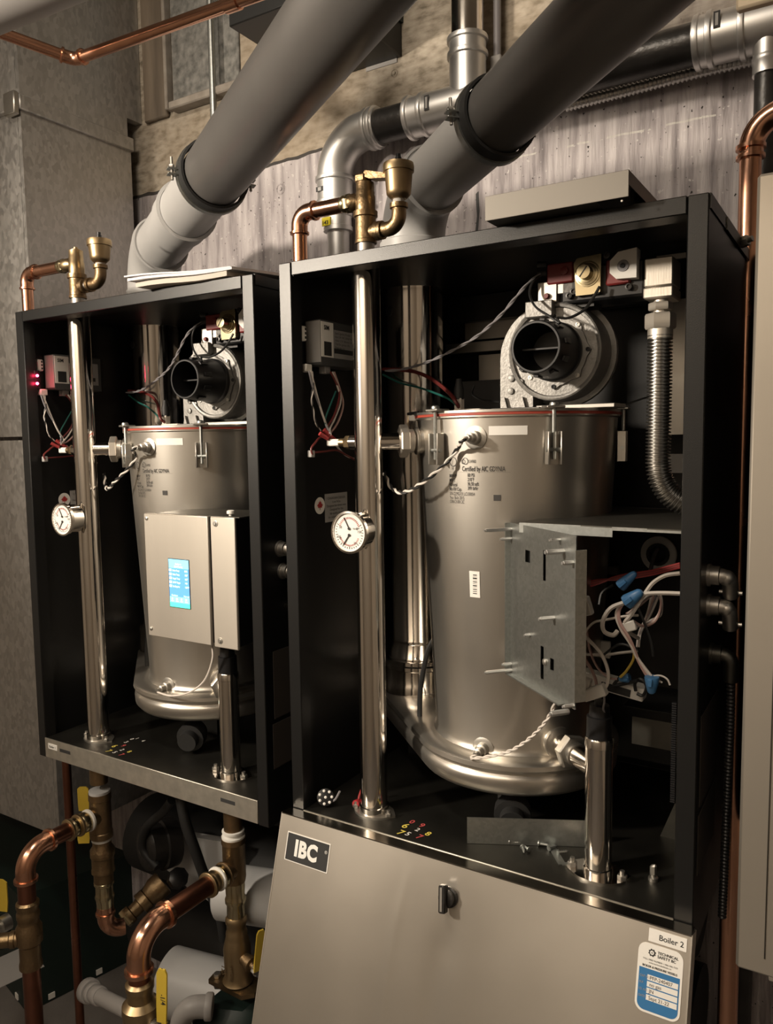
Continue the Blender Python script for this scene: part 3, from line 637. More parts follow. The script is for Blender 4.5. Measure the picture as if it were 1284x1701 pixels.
# igniter and terminals on the lid
p = V((-.505, .165, ZL)); P2('igniter', MB().box(p+V((-.012, -.008, 0)), p+V((.03, .012, .006)), .001).box(p+V((-.012, -.006, .004)), p+V((-.001, .006, .022)), .001), 'ceramic', lid)
P2('igniter_boot', MB().lathe(p+V((-.007, 0, .02)), (0, 0, 1), [(0, .007), (.015, .0075), (.022, .0055), (.03, .004)], 14), 'black_rubber', lid)
P2('flame_sensor', MB().box((-.46, .20, ZL), (-.44, .22, ZL+.03), .002), 'black_plastic', lid)
p = ay(686, 690, .11); P2('thermal_fuse', MB().obox(p+V((.0, 0, -.004)), V((1, 0, 0)), V((0, 1, 0)), V((0, 0, 1)), (.006, .003, .004), .001), 'label_white')
P2('cable_tie', MB().obox(p+V((.0, 0, .003)), V((1, 0, .1)), V((0, 1, 0)), V((0, 0, 1)), (.009, .002, .002), .0005), 'black_plastic')
# wires across the flue and to the valve
twisted([ay(640, 616, .20), ay(665, 614, .20), ay(700, 605, .18), ay(740, 588, .16), ay(790, 560, .14), ay(830, 525, .12), ay(860, 490, .11), ay(880, 468, .115), ay(898, 456, VY)], .0012, ('grey_wire', 'grey_wire'), b2, 60)
wire('wire', [ay(636, 613, .22), ay(690, 618, .21), ay(725, 635, .19), ay(748, 655, .16), ay(757, 668, .15), ay(762, 676, .16)], .0030, 'dark_red_wire', b2)
wire('wire', [ay(636, 622, .22), ay(665, 636, .21), ay(700, 645, .19), ay(740, 660, .16), ay(757, 672, .15)], .0017, 'green_wire', b2)
wire('wire', [ay(898, 456, VY), ay(884, 470, .115), ay(880, 490, .11), ay(890, 510, .10), ay(912, 525, .085), ay(929, 537, .08)], .0016, 'black_wire', b2)
wire('wire', [ay(930, 537, .08), ay(926, 528, .085), ay(945, 528, .09), ay(970, 515, .10), ay(985, 495, .11), ay(996, 476, .115)], .0019, 'black_wire', b2)
P2('lug', MB().lathe(ay(931, 551, BF-.03), (0, -1, 0), [(0, .004), (.003, .004), (.004, .002)], 12), 'dull_steel')
wire('wire', [ay(788, 640, .25), ay(785, 655, .24), ay(800, 664, .22), ay(830, 668, .18)], .0015, 'black_wire', b2)
wire('wire', [ay(1040, 672, .2), ay(1075, 660, .2), ay(1110, 655, .22)], .0013, 'black_wire', b2)
# ignition control module on the left wall
XW = XL+.003
def lw(u, v, x=XW): return ax(u, v, x)
a = lw(535, 530, XW+.030); c = lw(592, 606, XW+.030); zb_ = lw(535, 606, XW+.03).z
sim = P2('control_module', MB().box((XW, a.y-.004, zb_), (XW+.030, a.y+.10, a.z), .0015), 'module_grey')
XF = XW+.0305
P2('module_label', MB().box((XF-.001, a.y-.003, zb_+.012), (XF, a.y+.0265, a.z-.003)), 'label_white', sim)
P2('module_edge', MB().box((XW+.004, a.y-.0048, zb_+.004), (XW+.0295, a.y-.0038, a.z-.002)), 'label_grey', sim)
P2('module_label', MB().box((XF-.001, a.y+.028, zb_+.012), (XF, a.y+.092, a.z-.012)), 'label_grey', sim)
P2('label_block', MB().box((XF-.0008, a.y+.003, zb_+.014), (XF+.0003, a.y+.021, zb_+.034)), 'ink', sim)
P2('label_block', MB().box((XF-.0008, a.y+.028, zb_+.019), (XF+.0003, a.y+.085, zb_+.026)), 'ink', sim)
text('module_text', 'SIM', .0088, (XF+.0004, a.y+.003, a.z-.014), (0, 1, 0), (0, 0, 1), 'ink', sim, .0003)
for i in range(6): text('module_text', ('Spark Ignition Module', 'Input 24 VAC 50/60 Hz', 'Valve 1.5 A  Blower 2 A', 'Trial for ignition 10 s', 'Prepurge 15 s', 'Class C 80 C max')[i], .0045, (XF+.0004, a.y+.030, a.z-.018-i*.0052), (0, 1, 0), (0, 0, 1), 'ink', sim)
p = lw(506, 553, XW+.012); P2('connector', MB().box((XW, p.y-.006, p.z-.011), (XW+.012, p.y+.006, p.z+.010), .002), 'label_white')
for k in range(3): P2('connector_slot', MB().box((XW+.0118, p.y+.0005, p.z-.008+k*.006), (XW+.0124, p.y+.0035, p.z-.0045+k*.006)), 'ink')
for (u, v) in ((512, 612), (543, 615)):
    p = lw(u, v, XW+.018); P2('connector', MB().box((XW+.008, p.y-.007, p.z-.005), (XW+.02, p.y+.007, p.z+.006), .001), 'white_plastic' if u == 512 else 'label_grey')
XH = XW+.03
hub = V((PL.x-.055, PL.y+.01, zs_+.004))
def lwp(*l): return [ax(u, v, XH+.0006*i) for i, (u, v) in enumerate(l)]
hn = ax(549, 722, XH+.02)
wire('wire', lwp((516, 616), (522, 640), (530, 670), (538, 695), (546, 715))+[hn], .0016, 'white_wire', b2)
wire('wire', lwp((513, 616), (520, 645), (533, 680), (541, 705))+[hn], .0014, 'grey_wire', b2)
twisted(lwp((518, 617), (520, 640), (518, 665), (524, 700), (532, 716)), .0009, ('white_wire', 'black_wire'), b2, 120)
wire('wire', lwp((552, 618), (560, 640), (566, 665), (556, 695), (548, 712))+[hn], .0016, 'white_wire', b2)
wire('wire', lwp((555, 618), (564, 645), (570, 672), (562, 700), (550, 718))+[hn], .0016, 'pink_wire', b2)
wire('wire', lwp((549, 618), (558, 635), (564, 655), (555, 690), (540, 715))+[hn], .0016, 'dark_red_wire', b2)
wire('wire', lwp((558, 650), (548, 675), (540, 700), (546, 720)), .0013, 'green_wire', b2)
wire('wire', lwp((566, 690), (556, 712), (540, 724), (530, 728), (524, 735), (517, 745), (519, 755)), .0016, 'dark_red_wire', b2)
wire('wire', lwp((519, 752), (540, 750), (560, 748), (575, 756), (592, 765)), .0016, 'dark_red_wire', b2)
wire('wire', lwp((548, 725), (560, 742), (575, 757), (592, 763)), .0014, 'white_wire', b2)
for k, (u, v) in enumerate(((531, 720), (545, 722), (538, 714))): P2('wire_splice', MB().cyl(ax(u, v, XH+.01), ax(u+14, v+9+k*2, XH+.016), .0032, .0028, 10), 'red_wire')
P2('connector', MB().box(ax(517, 754, XH)-V((.004, .004, .005)), ax(517, 754, XH)+V((.004, .004, .005)), .001), 'label_grey')
P2('connector', MB().obox(V((PL.x-.058, PL.y, zs_)), V((1, 0, 0)), V((0, 1, 0)), V((0, 0, 1)), (.011, .005, .005), .0015), 'white_plastic')
# stickers on the left wall
p = lw(531, 840); P2('round_sticker', MB().lathe(p, (1, 0, 0), [(0, .0128), (.0004, .0128)], 32, sx=1), 'label_white')
leaf = [(0, 1), (.18, .62), (.45, .72), (.36, .3), (.72, .45), (.66, .18), (.95, .12), (.55, -.22), (.62, -.42), (.1, -.36), (.08, -.8), (-.08, -.8), (-.1, -.36), (-.62, -.42), (-.55, -.22), (-.95, .12), (-.66, .18), (-.72, .45), (-.36, .3), (-.45, .72), (-.18, .62)]
P2('maple_leaf', MB().add([p+V((.0008, x*.0082, z*.0082)) for x, z in leaf]+[p+V((.0008, 0, 0))], [(i, (i+1) % 21, 21) for i in range(21)], False), 'leaf_red')
p = lw(539, 821); q = lw(577, 860); P2('notice_label', MB().box((XW, p.y, q.z-.002), (XW+.0004, q.y, p.z)), 'label_grey')
for i, s_ in enumerate(('CANADIAN DESIGN', 'Low NOx', 'Designed for direct vent', 'Designed for the', 'lab quality tested', 'for indoor closet use')): text('notice_text', s_, .0052, (XW+.0008, (p.y+q.y)/2, p.z-.009-i*.0058), (0, 1, 0), (0, 0, 1), 'ink', b2, align='CENTER')
# conduit connectors, plates and cable on the right flank
def flank(u, v, x=XR): return ax(u, v, x)
for i, (u, v) in enumerate(((1176, 955), (1176, 1005))):
    p = flank(u, v); pts = arc(p+V((.012, 0, 0)), (1, 0, 0), (0, .45, -1 if i else -.6), .010, 6)
    k_ = P2('conduit_connector', MB().lathe(p, (1, 0, 0), [(0, .0125), (.003, .0125), (.0032, .0105), (.012, .0105)], 18).tube(pts+[pts[-1]+V((0, .008, -.016))], .0085, 12).sphere(pts[3], .0092), 'dull_steel')
    e_ = pts[-1]+V((0, .008, -.016)); P2('connector_screw', MB().cyl(e_+V((-.012, -.001, .004)), e_+V((.012, -.001, .004)), .0025, seg=8), 'dull_steel')
p = flank(1180, 1085); pts = arc(p+V((.012, 0, 0)), (1, 0, 0), (0, .1, -1), .010, 6)
P2('conduit_connector', MB().lathe(p, (1, 0, 0), [(0, .0125), (.003, .0125), (.0032, .0105), (.012, .0105)], 18).tube(pts+[pts[-1]+V((0, .002, -.02))], .0085, 12), 'tray_steel')
def armored(pts, r, name, par, m='dull_steel', pitch=.0045):
    path = smooth_path(pts, 16); L = [0]
    for a_, b_ in zip(path, path[1:]): L.append(L[-1]+(b_-a_).length)
    dn = []; rd = []; k = 0; s_ = 0
    while s_ < L[-1]:
        while L[k+1] < s_: k += 1
        dn.append(path[k].lerp(path[k+1], (s_-L[k])/max(1e-9, L[k+1]-L[k]))); ph = (s_ % pitch)/pitch; rd.append(r*(1+.16*math.sin(ph*2*math.pi))); s_ += pitch/5
    return MB().tube(dn, r, 12, True, rd).build(name, m, par)
e_ = pts[-1]+V((0, .002, -.02))
armored([e_+V((0, 0, .004)), e_+V((.0, .004, -.05)), e_+V((-.002, .010, -.13)), e_+V((-.004, .018, -.22)), e_+V((-.006, .024, -.30))], .0045, 'armored_cable', b2, 'black_iron')
X1 = XR; sh = V((-DXB, 0, -DZB))
for (u0, v0, u1, v1) in ((453, 1083, 481, 1196), (453, 1204, 481, 1279)):
    a = ax(u0, v0, XR+DXB)+sh; c = ax(u0, v1, XR+DXB)+sh
    P2('rating_plate', MB().box((XR, a.y, c.z), (XR+.0006, a.y+.11, a.z)), 'label_dark')
# ---- copy everything so far for the other boiler, then give each its own control gear
b1 = copy_tree(b2, (b2.location.x+DXB, b2.location.y, b2.location.z+DZB)); b1['label'] = B1L
INV[b1.name] = Matrix.Translation(-V(b1.location))
def P1(name, mb, m, parent=None, label=None): return mb.build(name, m, parent or b1, label)
# boiler with the screen: closed control box
bx0, bx1, bx2 = -.994, -.852, -.800; zt, zb = -.111, -.3115
by = -.004
cb = P1('control_box', MB().box((bx0+.004, by+.004, zb+.003), (bx2-.001, .09, zt-.002), .001), 'black_coat')
P1('box_door', MB().box((bx0, by-.002, zb), (bx1-.002, by+.004, zt), .0012), 'brushed_steel', cb)
P1('box_cover', MB().box((bx1+.003, by-.001, zb-.001), (bx2, by+.004, zt), .0012), 'brushed_steel', cb)
P1('box_top', MB().box((bx0+.02, by+.004, zt-.001), (bx2+.006, .10, zt+.0008), .0004), 'tray_steel', cb)
for (x, z) in ((bx0+.007, zt-.008), (bx0+.007, zb+.012)): P1('box_screw', MB().lathe((x, by-.002, z), (0, -1, 0), [(0, .0036), (.0012, .003), (.002, .001)], 12), 'dull_steel', cb)
for (x, z) in ((bx1+.014, zt-.010), (bx1+.016, zb+.010)): P1('box_screw', MB().lathe((x, by-.001, z), (0, -1, 0), [(0, .0048), (.0008, .0048), (.001, .0032), (.0022, .0024)], 12), 'dull_steel', cb)
p = V((bx1+.03, .012, zt)); P1('top_screw', MB().lathe(p, (0, 0, 1), [(0, .003), (.004, .003), (.0042, .0062), (.0085, .006), (.0095, .004)], 16), 'white_plastic', cb)
sa = ay(280, 928, by-.0025); sc = ay(318, 1013, by-.0025); sw = .0440; shh = .0765
s0 = V((sa.x, by-.0025, sa.z)); scr = P1('touchscreen', MB().box((s0.x-.0012, by-.0028, s0.z-shh-.001), (s0.x+sw+.001, by-.001, s0.z+.001), .0003), 'black_plastic', None)
def scb(x0, z0, x1, z1, m, name, lift=.0003): P1(name, MB().box((s0.x+x0*sw, by-.0028-lift, s0.z-z1*shh), (s0.x+x1*sw, by-.0028, s0.z-z0*shh)), m, scr)
scb(0, 0, 1, .06, 'screen_sky', 'screen_band'); scb(0, .06, 1, .185, 'screen_sky', 'screen_band', .0002); scb(0, .185, 1, .78, 'screen_blue', 'screen_band', .0002); scb(0, .78, 1, .905, 'screen_sky', 'screen_band', .0002); scb(0, .905, 1, 1, 'screen_mint', 'screen_band', .0002)
for i in range(5):
    zc = .205+i*.083; scb(.02, zc, .14, zc+.05, 'screen_white', 'screen_icon', .0005)
    text('screen_text', ('Boiler Pump', 'Boiler Temp', 'Supply Temp', 'DHW Target', 'Set Setpoint')[i], .0042, (s0.x+.2*sw, by-.0036, s0.z-(zc+.045)*shh), (1, 0, 0), (0, 0, 1), 'screen_white', scr, .00006, sx=.72)
    text('screen_text', ('81%', '158\u00b0', '162\u00b0', '140', '160\u00b0F')[i], .0042, (s0.x+.80*sw, by-.0036, s0.z-(zc+.045)*shh), (1, 0, 0), (0, 0, 1), 'screen_white', scr, .00006, sx=.9)
text('screen_text', 'Boiler 1', .0042, (s0.x+.5*sw, by-.0036, s0.z-.115*shh), (1, 0, 0), (0, 0, 1), 'screen_white', scr, .00006, 'CENTER'); text('screen_text', 'Space heating', .0042, (s0.x+.5*sw, by-.0036, s0.z-.165*shh), (1, 0, 0), (0, 0, 1), 'screen_white', scr, .00006, 'CENTER', sx=.8)
text('screen_text', 'Outdoor', .004, (s0.x+.1*sw, by-.0036, s0.z-.77*shh), (1, 0, 0), (0, 0, 1), 'screen_white', scr); text('screen_text', 'Normal', .004, (s0.x+.72*sw, by-.0036, s0.z-.77*shh), (1, 0, 0), (0, 0, 1), 'screen_white', scr)
for i in range(4): scb(.1+i*.23, .81, .17+i*.23, .845, 'screen_white', 'screen_icon', .0005); scb(.08+i*.23, .865, .2+i*.23, .88, 'screen_white', 'screen_icon', .0005)
# status lights and the boiler name tag
for (u, v) in ((62, 624), (62, 637)):
    p = ax(u, v, XW+DXB+.02); P1('status_light', MB().sphere(p, .0024), 'led_red'); q = bpy.data.lights.new('status_glow', 'POINT'); q.energy = .012; q.color = (1, .03, .1); q.shadow_soft_size = .003
    o = bpy.data.objects.new('status_glow', q); COL.objects.link(o); o.location = p+V((.004, -.003, 0)); o.parent = b1; o.matrix_parent_inverse = INV[b1.name]
P1('indicator_board', MB().box((XW+DXB, ax(62, 630, XW+DXB+.018).y-.006, ax(62, 645, XW+DXB+.018).z), (XW+DXB+.0185, ax(62, 630, XW+DXB+.018).y+.006, ax(62, 615, XW+DXB+.018).z), .001), 'black_plastic')
a = ay(80, 1234, -.0018); t1 = P1('name_tag', MB().box((a.x, -.0022, a.z-.0105), (a.x+.026, -.0014, a.z), .0002), 'label_white')
text('tag_text', 'Boiler 1', .006, (a.x+.013, -.0024, a.z-.0075), (1, 0, 0), (0, 0, 1), 'ink', t1, .0001, 'CENTER')
p = ay(178, 598, .30); P1('inner_label', MB().box((p.x-.03, .396, p.z-.03), (p.x+.05, .399, p.z+.03)), 'label_grey')
P1('signal_wire', MB().tube(smooth_path([ay(352, 1072, .02), ay(353, 1095, .02), ay(340, 1130, .025), ay(315, 1150, .03), ay(285, 1156, .035), ay(262, 1150, .045)], 8), .0017, 6), 'white_wire')
# chalk numbers drawn on both trays
def chalk(items, root, dx, dz, xs, sc_):
    for i, (t, u, v, c, s) in enumerate(items):
        p = az(u, v, TR+dz+.0006); text('chalk_number', t, s, p, (1, -.12, 0), (.12, 1, 0), c, root, .0002)
chalk([('6', 665, 1373, 'chalk_yellow', .018), ('7', 657, 1384, 'chalk_yellow', .018), ('5', 671, 1386, 'chalk_white', .014), ('0', 678, 1366, 'chalk_red', .014), ('9', 694, 1372, 'chalk_red', .015), ('2', 688, 1379, 'chalk_white', .012), ('7', 689, 1391, 'chalk_red', .016), ('8', 704, 1386, 'chalk_yellow', .015)], b2, 0, 0, 0, 1)
chalk([('6', 184, 1240, 'chalk_yellow', .016), ('7', 174, 1248, 'chalk_yellow', .016), ('5', 186, 1250, 'chalk_white', .012), ('9', 200, 1239, 'chalk_red', .013), ('2', 198, 1246, 'chalk_white', .012), ('7', 196, 1254, 'chalk_red', .014), ('8', 210, 1249, 'chalk_yellow', .012), ('3', 205, 1233, 'chalk_white', .012), ('0', 215, 1228, 'chalk_white', .011), ('1', 224, 1227, 'chalk_white', .010), ('4', 234, 1231, 'chalk_white', .010)], b1, 0, DZB, 0, 1)
# boiler with exposed wiring: swung-out plate, shelf, wires
pd = V((.77, -.64, 0)).normalized(); pn = V((-.64, -.77, 0)).normalized(); zv = V((0, 0, 1)); p0 = ay(847, 990, .05); ztp, zbp = ay(847, 868, .05).z, ay(847, 1116, .05).z
PWD = .153
def pl(s, z, o=0.0): return V((p0.x, p0.y, 0))+pd*s+pn*o+V((0, 0, z))
holes = [(.040, .052, -.135, -.150), (.083, .089, -.13, -.166), (.078, .085, -.245, -.285), (.100, .108, -.254, -.268)]
xs = sorted({0, PWD}|{h for q in holes for h in q[:2]}); zz = sorted({ztp, zbp}|{h for q in holes for h in q[2:]}); m = MB()
for i in range(len(xs)-1):
    for j in range(len(zz)-1):
        cx_ = (xs[i]+xs[i+1])/2; cz_ = (zz[j]+zz[j+1])/2
        if any(h[0] < cx_ < h[1] and h[3] < cz_ < h[2] for h in holes): continue
        m.add([pl(xs[i], zz[j]), pl(xs[i+1], zz[j]), pl(xs[i+1], zz[j+1]), pl(xs[i], zz[j+1])], [(0, 1, 2, 3)], False)
        m.add([pl(xs[i], zz[j], -.0012), pl(xs[i+1], zz[j], -.0012), pl(xs[i+1], zz[j+1], -.0012), pl(xs[i], zz[j+1], -.0012)], [(3, 2, 1, 0)], False)
m.obox(pl(0, (ztp+zbp)/2, .003), pd, pn, zv, (.0008, .004, (ztp-zbp)/2)); m.obox(pl(PWD, (ztp+zbp)/2-.004, -.006), pd, pn, zv, (.0008, .007, (ztp-zbp)/2-.012)); m.obox(pl(PWD*.45, zbp, .004), pd, pn, zv, (PWD*.42, .005, .0008))
plate = P2('circuit_board_plate', m, 'zinc_plate')
P2('dark_backing', MB().obox(pl(PWD*.5, (ztp+zbp)/2, -.0055), pd, pn, zv, (PWD*.45, .0006, (ztp-zbp)*.45)), 'black_plastic', plate)  # black sheet added behind the slots so they look shaded
for (s, z, L_, r) in ((.004, ztp-.008, .036, .0022), (.004, ztp-.020, .014, .002), (.128, ztp-.020, .022, .003), (.120, ztp-.008, .012, .002), (.147, ztp-.030, .012, .0025), (.108, -.205, .018, .0025), (.052, -.238, .006, .002), (.004, zbp+.004, .036, .0022), (.004, zbp+.012, .012, .002), (.140, zbp-.006, .022, .003), (.150, zbp+.004, .012, .0022)):
    P2('standoff', MB().hexa(pl(s, z), pl(s, z, L_), r*1.1).cyl(pl(s, z, L_), pl(s, z, L_+.002), r*.7, seg=8), 'press_fitting', plate)
p = pl(.089, -.262); P2('plate_screw', MB().lathe(p, pn, [(0, .0042), (.002, .004), (.003, .002)], 12), 'dull_steel', plate)
# shelf
zs2 = -.1035; f0 = ay(866, 868, .035).x
shf = P2('control_shelf', MB().prism([(f0, .03, zs2), (XR-PW-.003, .025, zs2), (XR-.006, .28, zs2), (f0+.02, .28, zs2)], (0, 0, .0012)), 'tray_steel')
P2('shelf_edge', MB().box((f0, .028, zs2-.011), (ay(1018, 880, .03).x, .0292, zs2+.001)).box((ay(1018, 880, .03).x, .026, zs2-.003), (XR-PW-.004, .0275, zs2+.001)), 'zinc_plate', shf)
# bushing on the back and the wiring
p = ay(1095, 920, .30); P2('conduit_bushing', MB().lathe(p, (-.1, -1, 0), [(0, .026), (.004, .026), (.006, .022), (.006, .015), (.001, .014)], 28, False), 'label_white')
P2('bushing_throat', MB().lathe(p+V((0, -.004, 0)), (0, -1, 0), [(0, .0165), (.006, .0165), (.006, .012), (-.002, .011)], 20, False), 'black_plastic')
P2('rear_divider', MB().box((ay(960, 900, .31).x-.12, .305, TR+.05), (XR-.006, .309, zs2)), 'black_coat')
def W(pts, r, m): return wire('wire', [ay(u, v, y) for u, v, y in pts], r, m, b2)
W([(1092, 912, .28), (1086, 925, .26), (1080, 950, .22)], .0028, 'grey_wire')
for i in range(5): W([(955, 972+i*2.2, .16), (990, 964+i*1.6, .15), (1030, 962-i*1.4, .14), (1080, 955-i*1.6, .13), (1130, 942-i*1.5, .12)], .0018, 'dark_red_wire' if i % 2 else 'red_wire')
W([(1130, 952, .06), (1105, 956, .06), (1085, 968, .06), (1072, 985, .055), (1062, 1000, .05), (1048, 1022, .05), (1038, 1035, .05), (1045, 1050, .06), (1060, 1060, .08)], .0026, 'white_wire')
W([(1130, 986, .05), (1100, 985, .05), (1075, 986, .05), (1062, 990, .05)], .0026, 'white_wire')
W([(1040, 1000, .05), (1015, 1010, .045), (1002, 1030, .04), (1003, 1048, .04), (1018, 1055, .045), (1026, 1048, .05)], .0028, 'white_wire')
W([(1036, 1000, .05), (1028, 1015, .05), (1030, 1035, .045), (1045, 1060, .04), (1053, 1078, .04), (1062, 1100, .04), (1078, 1128, .04)], .0022, 'pink_wire')
W([(1034, 1000, .05), (1024, 1020, .05), (1032, 1045, .045), (1048, 1070, .04), (1060, 1095, .04), (1083, 1125, .04)], .0022, 'white_wire')
for i in range(5): W([(1040+i*2, 1020, .07), (1060+i*3, 1008-i*4, .08), (1088+i*2, 986, .09), (1098, 1000+i*5, .09), (1090-i*2, 1030, .08), (1070-i, 1040, .07), (1050, 1030+i*2, .06)], .0014, ('pink_wire', 'white_wire', 'pink_wire', 'grey_wire', 'white_wire')[i])
for i in range(4): W([(1082+i*4, 990, .1), (1075+i*2, 1020, .1), (1062+i, 1050, .09), (1058+i, 1075, .08)], .0014, ('white_wire', 'pink_wire', 'grey_wire', 'white_wire')[i])
W([(958, 1042, .03), (975, 1060, .03), (998, 1085, .03), (1010, 1115, .03), (1008, 1138, .03), (995, 1152, .03)], .0021, 'white_wire')
W([(958, 1080, .04), (975, 1100, .04), (988, 1125, .04), (992, 1148, .03)], .0019, 'pink_wire')
W([(966, 1085, .05), (970, 1055, .05), (985, 1035, .05), (1005, 1030, .05), (1035, 1024, .05), (1060, 1022, .06)], .0016, 'white_wire')
W([(975, 1050, .06), (980, 1080, .06), (992, 1108, .06), (1010, 1125, .05), (1025, 1128, .05)], .0014, 'pink_wire')
W([(965, 1086, .08), (1000, 1088, .08), (1035, 1084, .08), (1058, 1082, .07)], .0018, 'white_wire')
W([(1053, 1078, .04), (1052, 1095, .045), (1040, 1115, .05), (1030, 1125, .05)], .0016, 'yellow_wire')
W([(995, 1005, .06), (1000, 985, .07), (1018, 972, .08)], .0018, 'black_wire')
W([(1078, 1125, .04), (1095, 1122, .04), (1108, 1128, .04), (1113, 1138, .04)], .0011, 'white_wire'); W([(1075, 1120, .04), (1090, 1128, .04), (1100, 1134, .04)], .0011, 'white_wire')
W([(1003, 1152, .03), (1004, 1165, .035), (1002, 1178, .04), (1006, 1186, .045)], .0013, 'grey_wire')
W([(1030, 1125, .06), (1020, 1138, .06), (1040, 1135, .06), (1060, 1130, .05)], .0022, 'black_wire')
W([(1000, 1090, .05), (1030, 1070, .05), (1058, 1080, .05)], .0016, 'black_wire'); W([(1060, 1010, .06), (1080, 1060, .06), (1085, 1090, .06)], .0016, 'black_wire')
def nut(u0, v0, u1, v1, y, r=.0085):
    a_ = ay(u0, v0, y); b_ = ay(u1, v1, y); d = b_-a_; Ln = d.length
    k_ = P2('wire_nut', MB().lathe(a_, d, [(0, r*.95), (Ln*.12, r), (Ln*.55, r*.78), (Ln*.9, r*.55), (Ln, r*.3)], 12), 'blue_nut'); x, y_, d = frame(d)
    P2('nut_wing', MB().obox(a_+d*Ln*.25, x, y_, d, (r*1.35, r*.3, Ln*.22), .0006), 'blue_nut')
nut(1030, 974, 1056, 951, .07, .0075); nut(1040, 1001, 1066, 982, .045, .009); nut(1083, 1124, 1082, 1152, .035, .0085); nut(1046, 1126, 1028, 1128, .06, .006)
def conn(u, v, y, hx_, hy_, hz, m='white_plastic', rot=0.0, name='plug'):
    c_ = ay(u, v, y); x = V((math.cos(rot), 0, math.sin(rot))); P2(name, MB().obox(c_, x, V((0, 1, 0)), V((-x.z, 0, x.x)), (hx_, hy_, hz), .0012), m)
conn(968, 1008, .03, .010, .006, .011, rot=.3); conn(966, 1140, .03, .010, .006, .012, rot=-.2); conn(988, 1150, .025, .014, .006, .007, rot=.45); conn(1044, 1041, .05, .009, .003, .006, rot=.4, name='wire_tag')
conn(985, 955, .25, .010, .003, .006, 'label_grey', name='relay'); conn(1010, 947, .27, .016, .004, .006, 'label_dark', name='relay'); conn(1000, 1078, .2, .012, .003, .012, 'white_plastic', name='grommet')
a = ay(962, 1120, .08); c = ay(1072, 1152, .08); dd = (c-a); x = V((dd.x, 0, dd.z)).normalized()
pb_ = P2('power_board', MB().obox((a+c)/2, x, V((0, 1, 0)), V((-x.z, 0, x.x)), (dd.length/2, .01, .0085), .001), 'white_paint')
P2('board_slot', MB().obox((a+c)/2+V((.008, -.0105, -.003)), x, V((0, 1, 0)), V((-x.z, 0, x.x)), (.018, .001, .0045)), 'ink', pb_)
wire('wire_loop', [ay(1056, 1148, .06), ay(1055, 1135, .06), ay(1064, 1128, .06), ay(1074, 1140, .06), ay(1068, 1155, .06), ay(1058, 1152, .06)], .002, 'black_wire', b2)
P2('lower_shelf', MB().box((ay(1035, 1170, .1).x, .10, ay(1035, 1172, .1).z-.001), (XR-PW, .20, ay(1035, 1172, .1).z)), 'black_coat')
P2('lower_bracket', MB().box((ay(1050, 1190, .12).x, .12, ay(1050, 1235, .12).z), (XR-PW, .121, ay(1050, 1190, .12).z)), 'tray_steel')
# ribbed wire duct on the inner right edge and corner gusset
m = MB(); a = ay(1119, 1168, .03); c = ay(1117, 1335, .03); n = 44
for k in range(n): m.box((a.x-.002, .03, a.z+(c.z-a.z)*k/n), (a.x+.003, .034, a.z+(c.z-a.z)*(k+.55)/n))
m.build('wire_comb', 'black_plastic', b2)
p = az(1088, 1405, TR); P2('gusset', MB().prism([(p.x, p.y+.03, TR), (p.x+.032, p.y+.03, TR), (p.x+.032, p.y+.03, TR+.05), (p.x+.018, p.y+.03, TR+.05)], (0, .001, 0)), 'tray_steel')
P2('wing_bolt', MB().lathe(az(1085, 1462, TR), (0, 0, 1), [(0, .006), (.004, .006), (.005, .003), (.012, .003)], 10).obox(az(1085, 1462, TR)+V((0, 0, .013)), V((1, 0, .3)), V((0, 1, 0)), V((0, 0, 1)), (.004, .003, .007), .002), 'dull_steel')
# lead of the lower sensor, tied to the swung-out plate
twisted([s2-n2*.002, s2+n2*.003+V((-.004, 0, -.004)), ay(815, 1256, .04), ay(850, 1246, .025), ay(885, 1222, .01), ay(912, 1190, -.01), ay(924, 1160, -.012), ay(930, 1140, .0)], .0013, ('white_wire', 'white_wire'), b2, 110)
# ---------------------------------------------------------------- lower steel cover, leaning out
ct = V((0, -.02, -.5370)); lean = V((0, -.28, -1)).normalized(); cn = V((0, -1, .28)).normalized(); cl, crx = XL-.0035, XR+.0025; CH = .42
cover = thing('front_cover', 'stainless lower front cover with IBC logo leaning out under the open boiler', 'cover', ((cl+crx)/2, -.08, ct.z-CH))
def cp(x, d, o=0.0): return V((x, 0, 0))+ct+lean*d+cn*o
cm = MB()
def _cpx(u, v):
    d = ray(u, v); t = (ct-CAM).dot(cn)/d.dot(cn); p = CAM+d*t; return p.x, (p-ct).dot(lean)
ra, rb, va, vb_ = _cpx(682, 1432), _cpx(632, 1700), _cpx(752, 1520), _cpx(712, 1700)
def dent(x, d):
    def off(a, b): t = (d-a[1])/(b[1]-a[1]); return x-(a[0]+(b[0]-a[0])*t-.012*math.sin(max(0, min(1, t))*math.pi)*.4), t
    o1, t1 = off(ra, rb); o2, t2 = off(va, vb_); f1 = max(0, min(1, t1*3)); f2 = max(0, min(1, t2*2.5+.2))
    return .0013*f1*math.exp(-(o1/.005)**2)-.0030*f2*math.exp(-(o2/.018)**2)+.0006*math.sin(x*21+d*6)*min(1, d*12)
NX, ND = 120, 60; g_ = [cp(cl+(crx-cl)*i/NX, CH*j/ND, dent(cl+(crx-cl)*i/NX, CH*j/ND)) for j in range(ND+1) for i in range(NX+1)]
cm.add(g_, [(j*(NX+1)+i, j*(NX+1)+i+1, (j+1)*(NX+1)+i+1, (j+1)*(NX+1)+i) for j in range(ND) for i in range(NX)], True); MB().box((cl, -.0205, ct.z-.0016), (crx, -.002, ct.z)).build('cover_flange', 'flange_steel', cover)
for x in (cl, crx): MB().obox(cp(x, CH/2, -.012), V((1, 0, 0)), cn, lean, (.0008, .012, CH/2)).build('cover_edge', 'brushed_steel', cover)
cm.build('cover_sheet', 'cover_steel', cover)
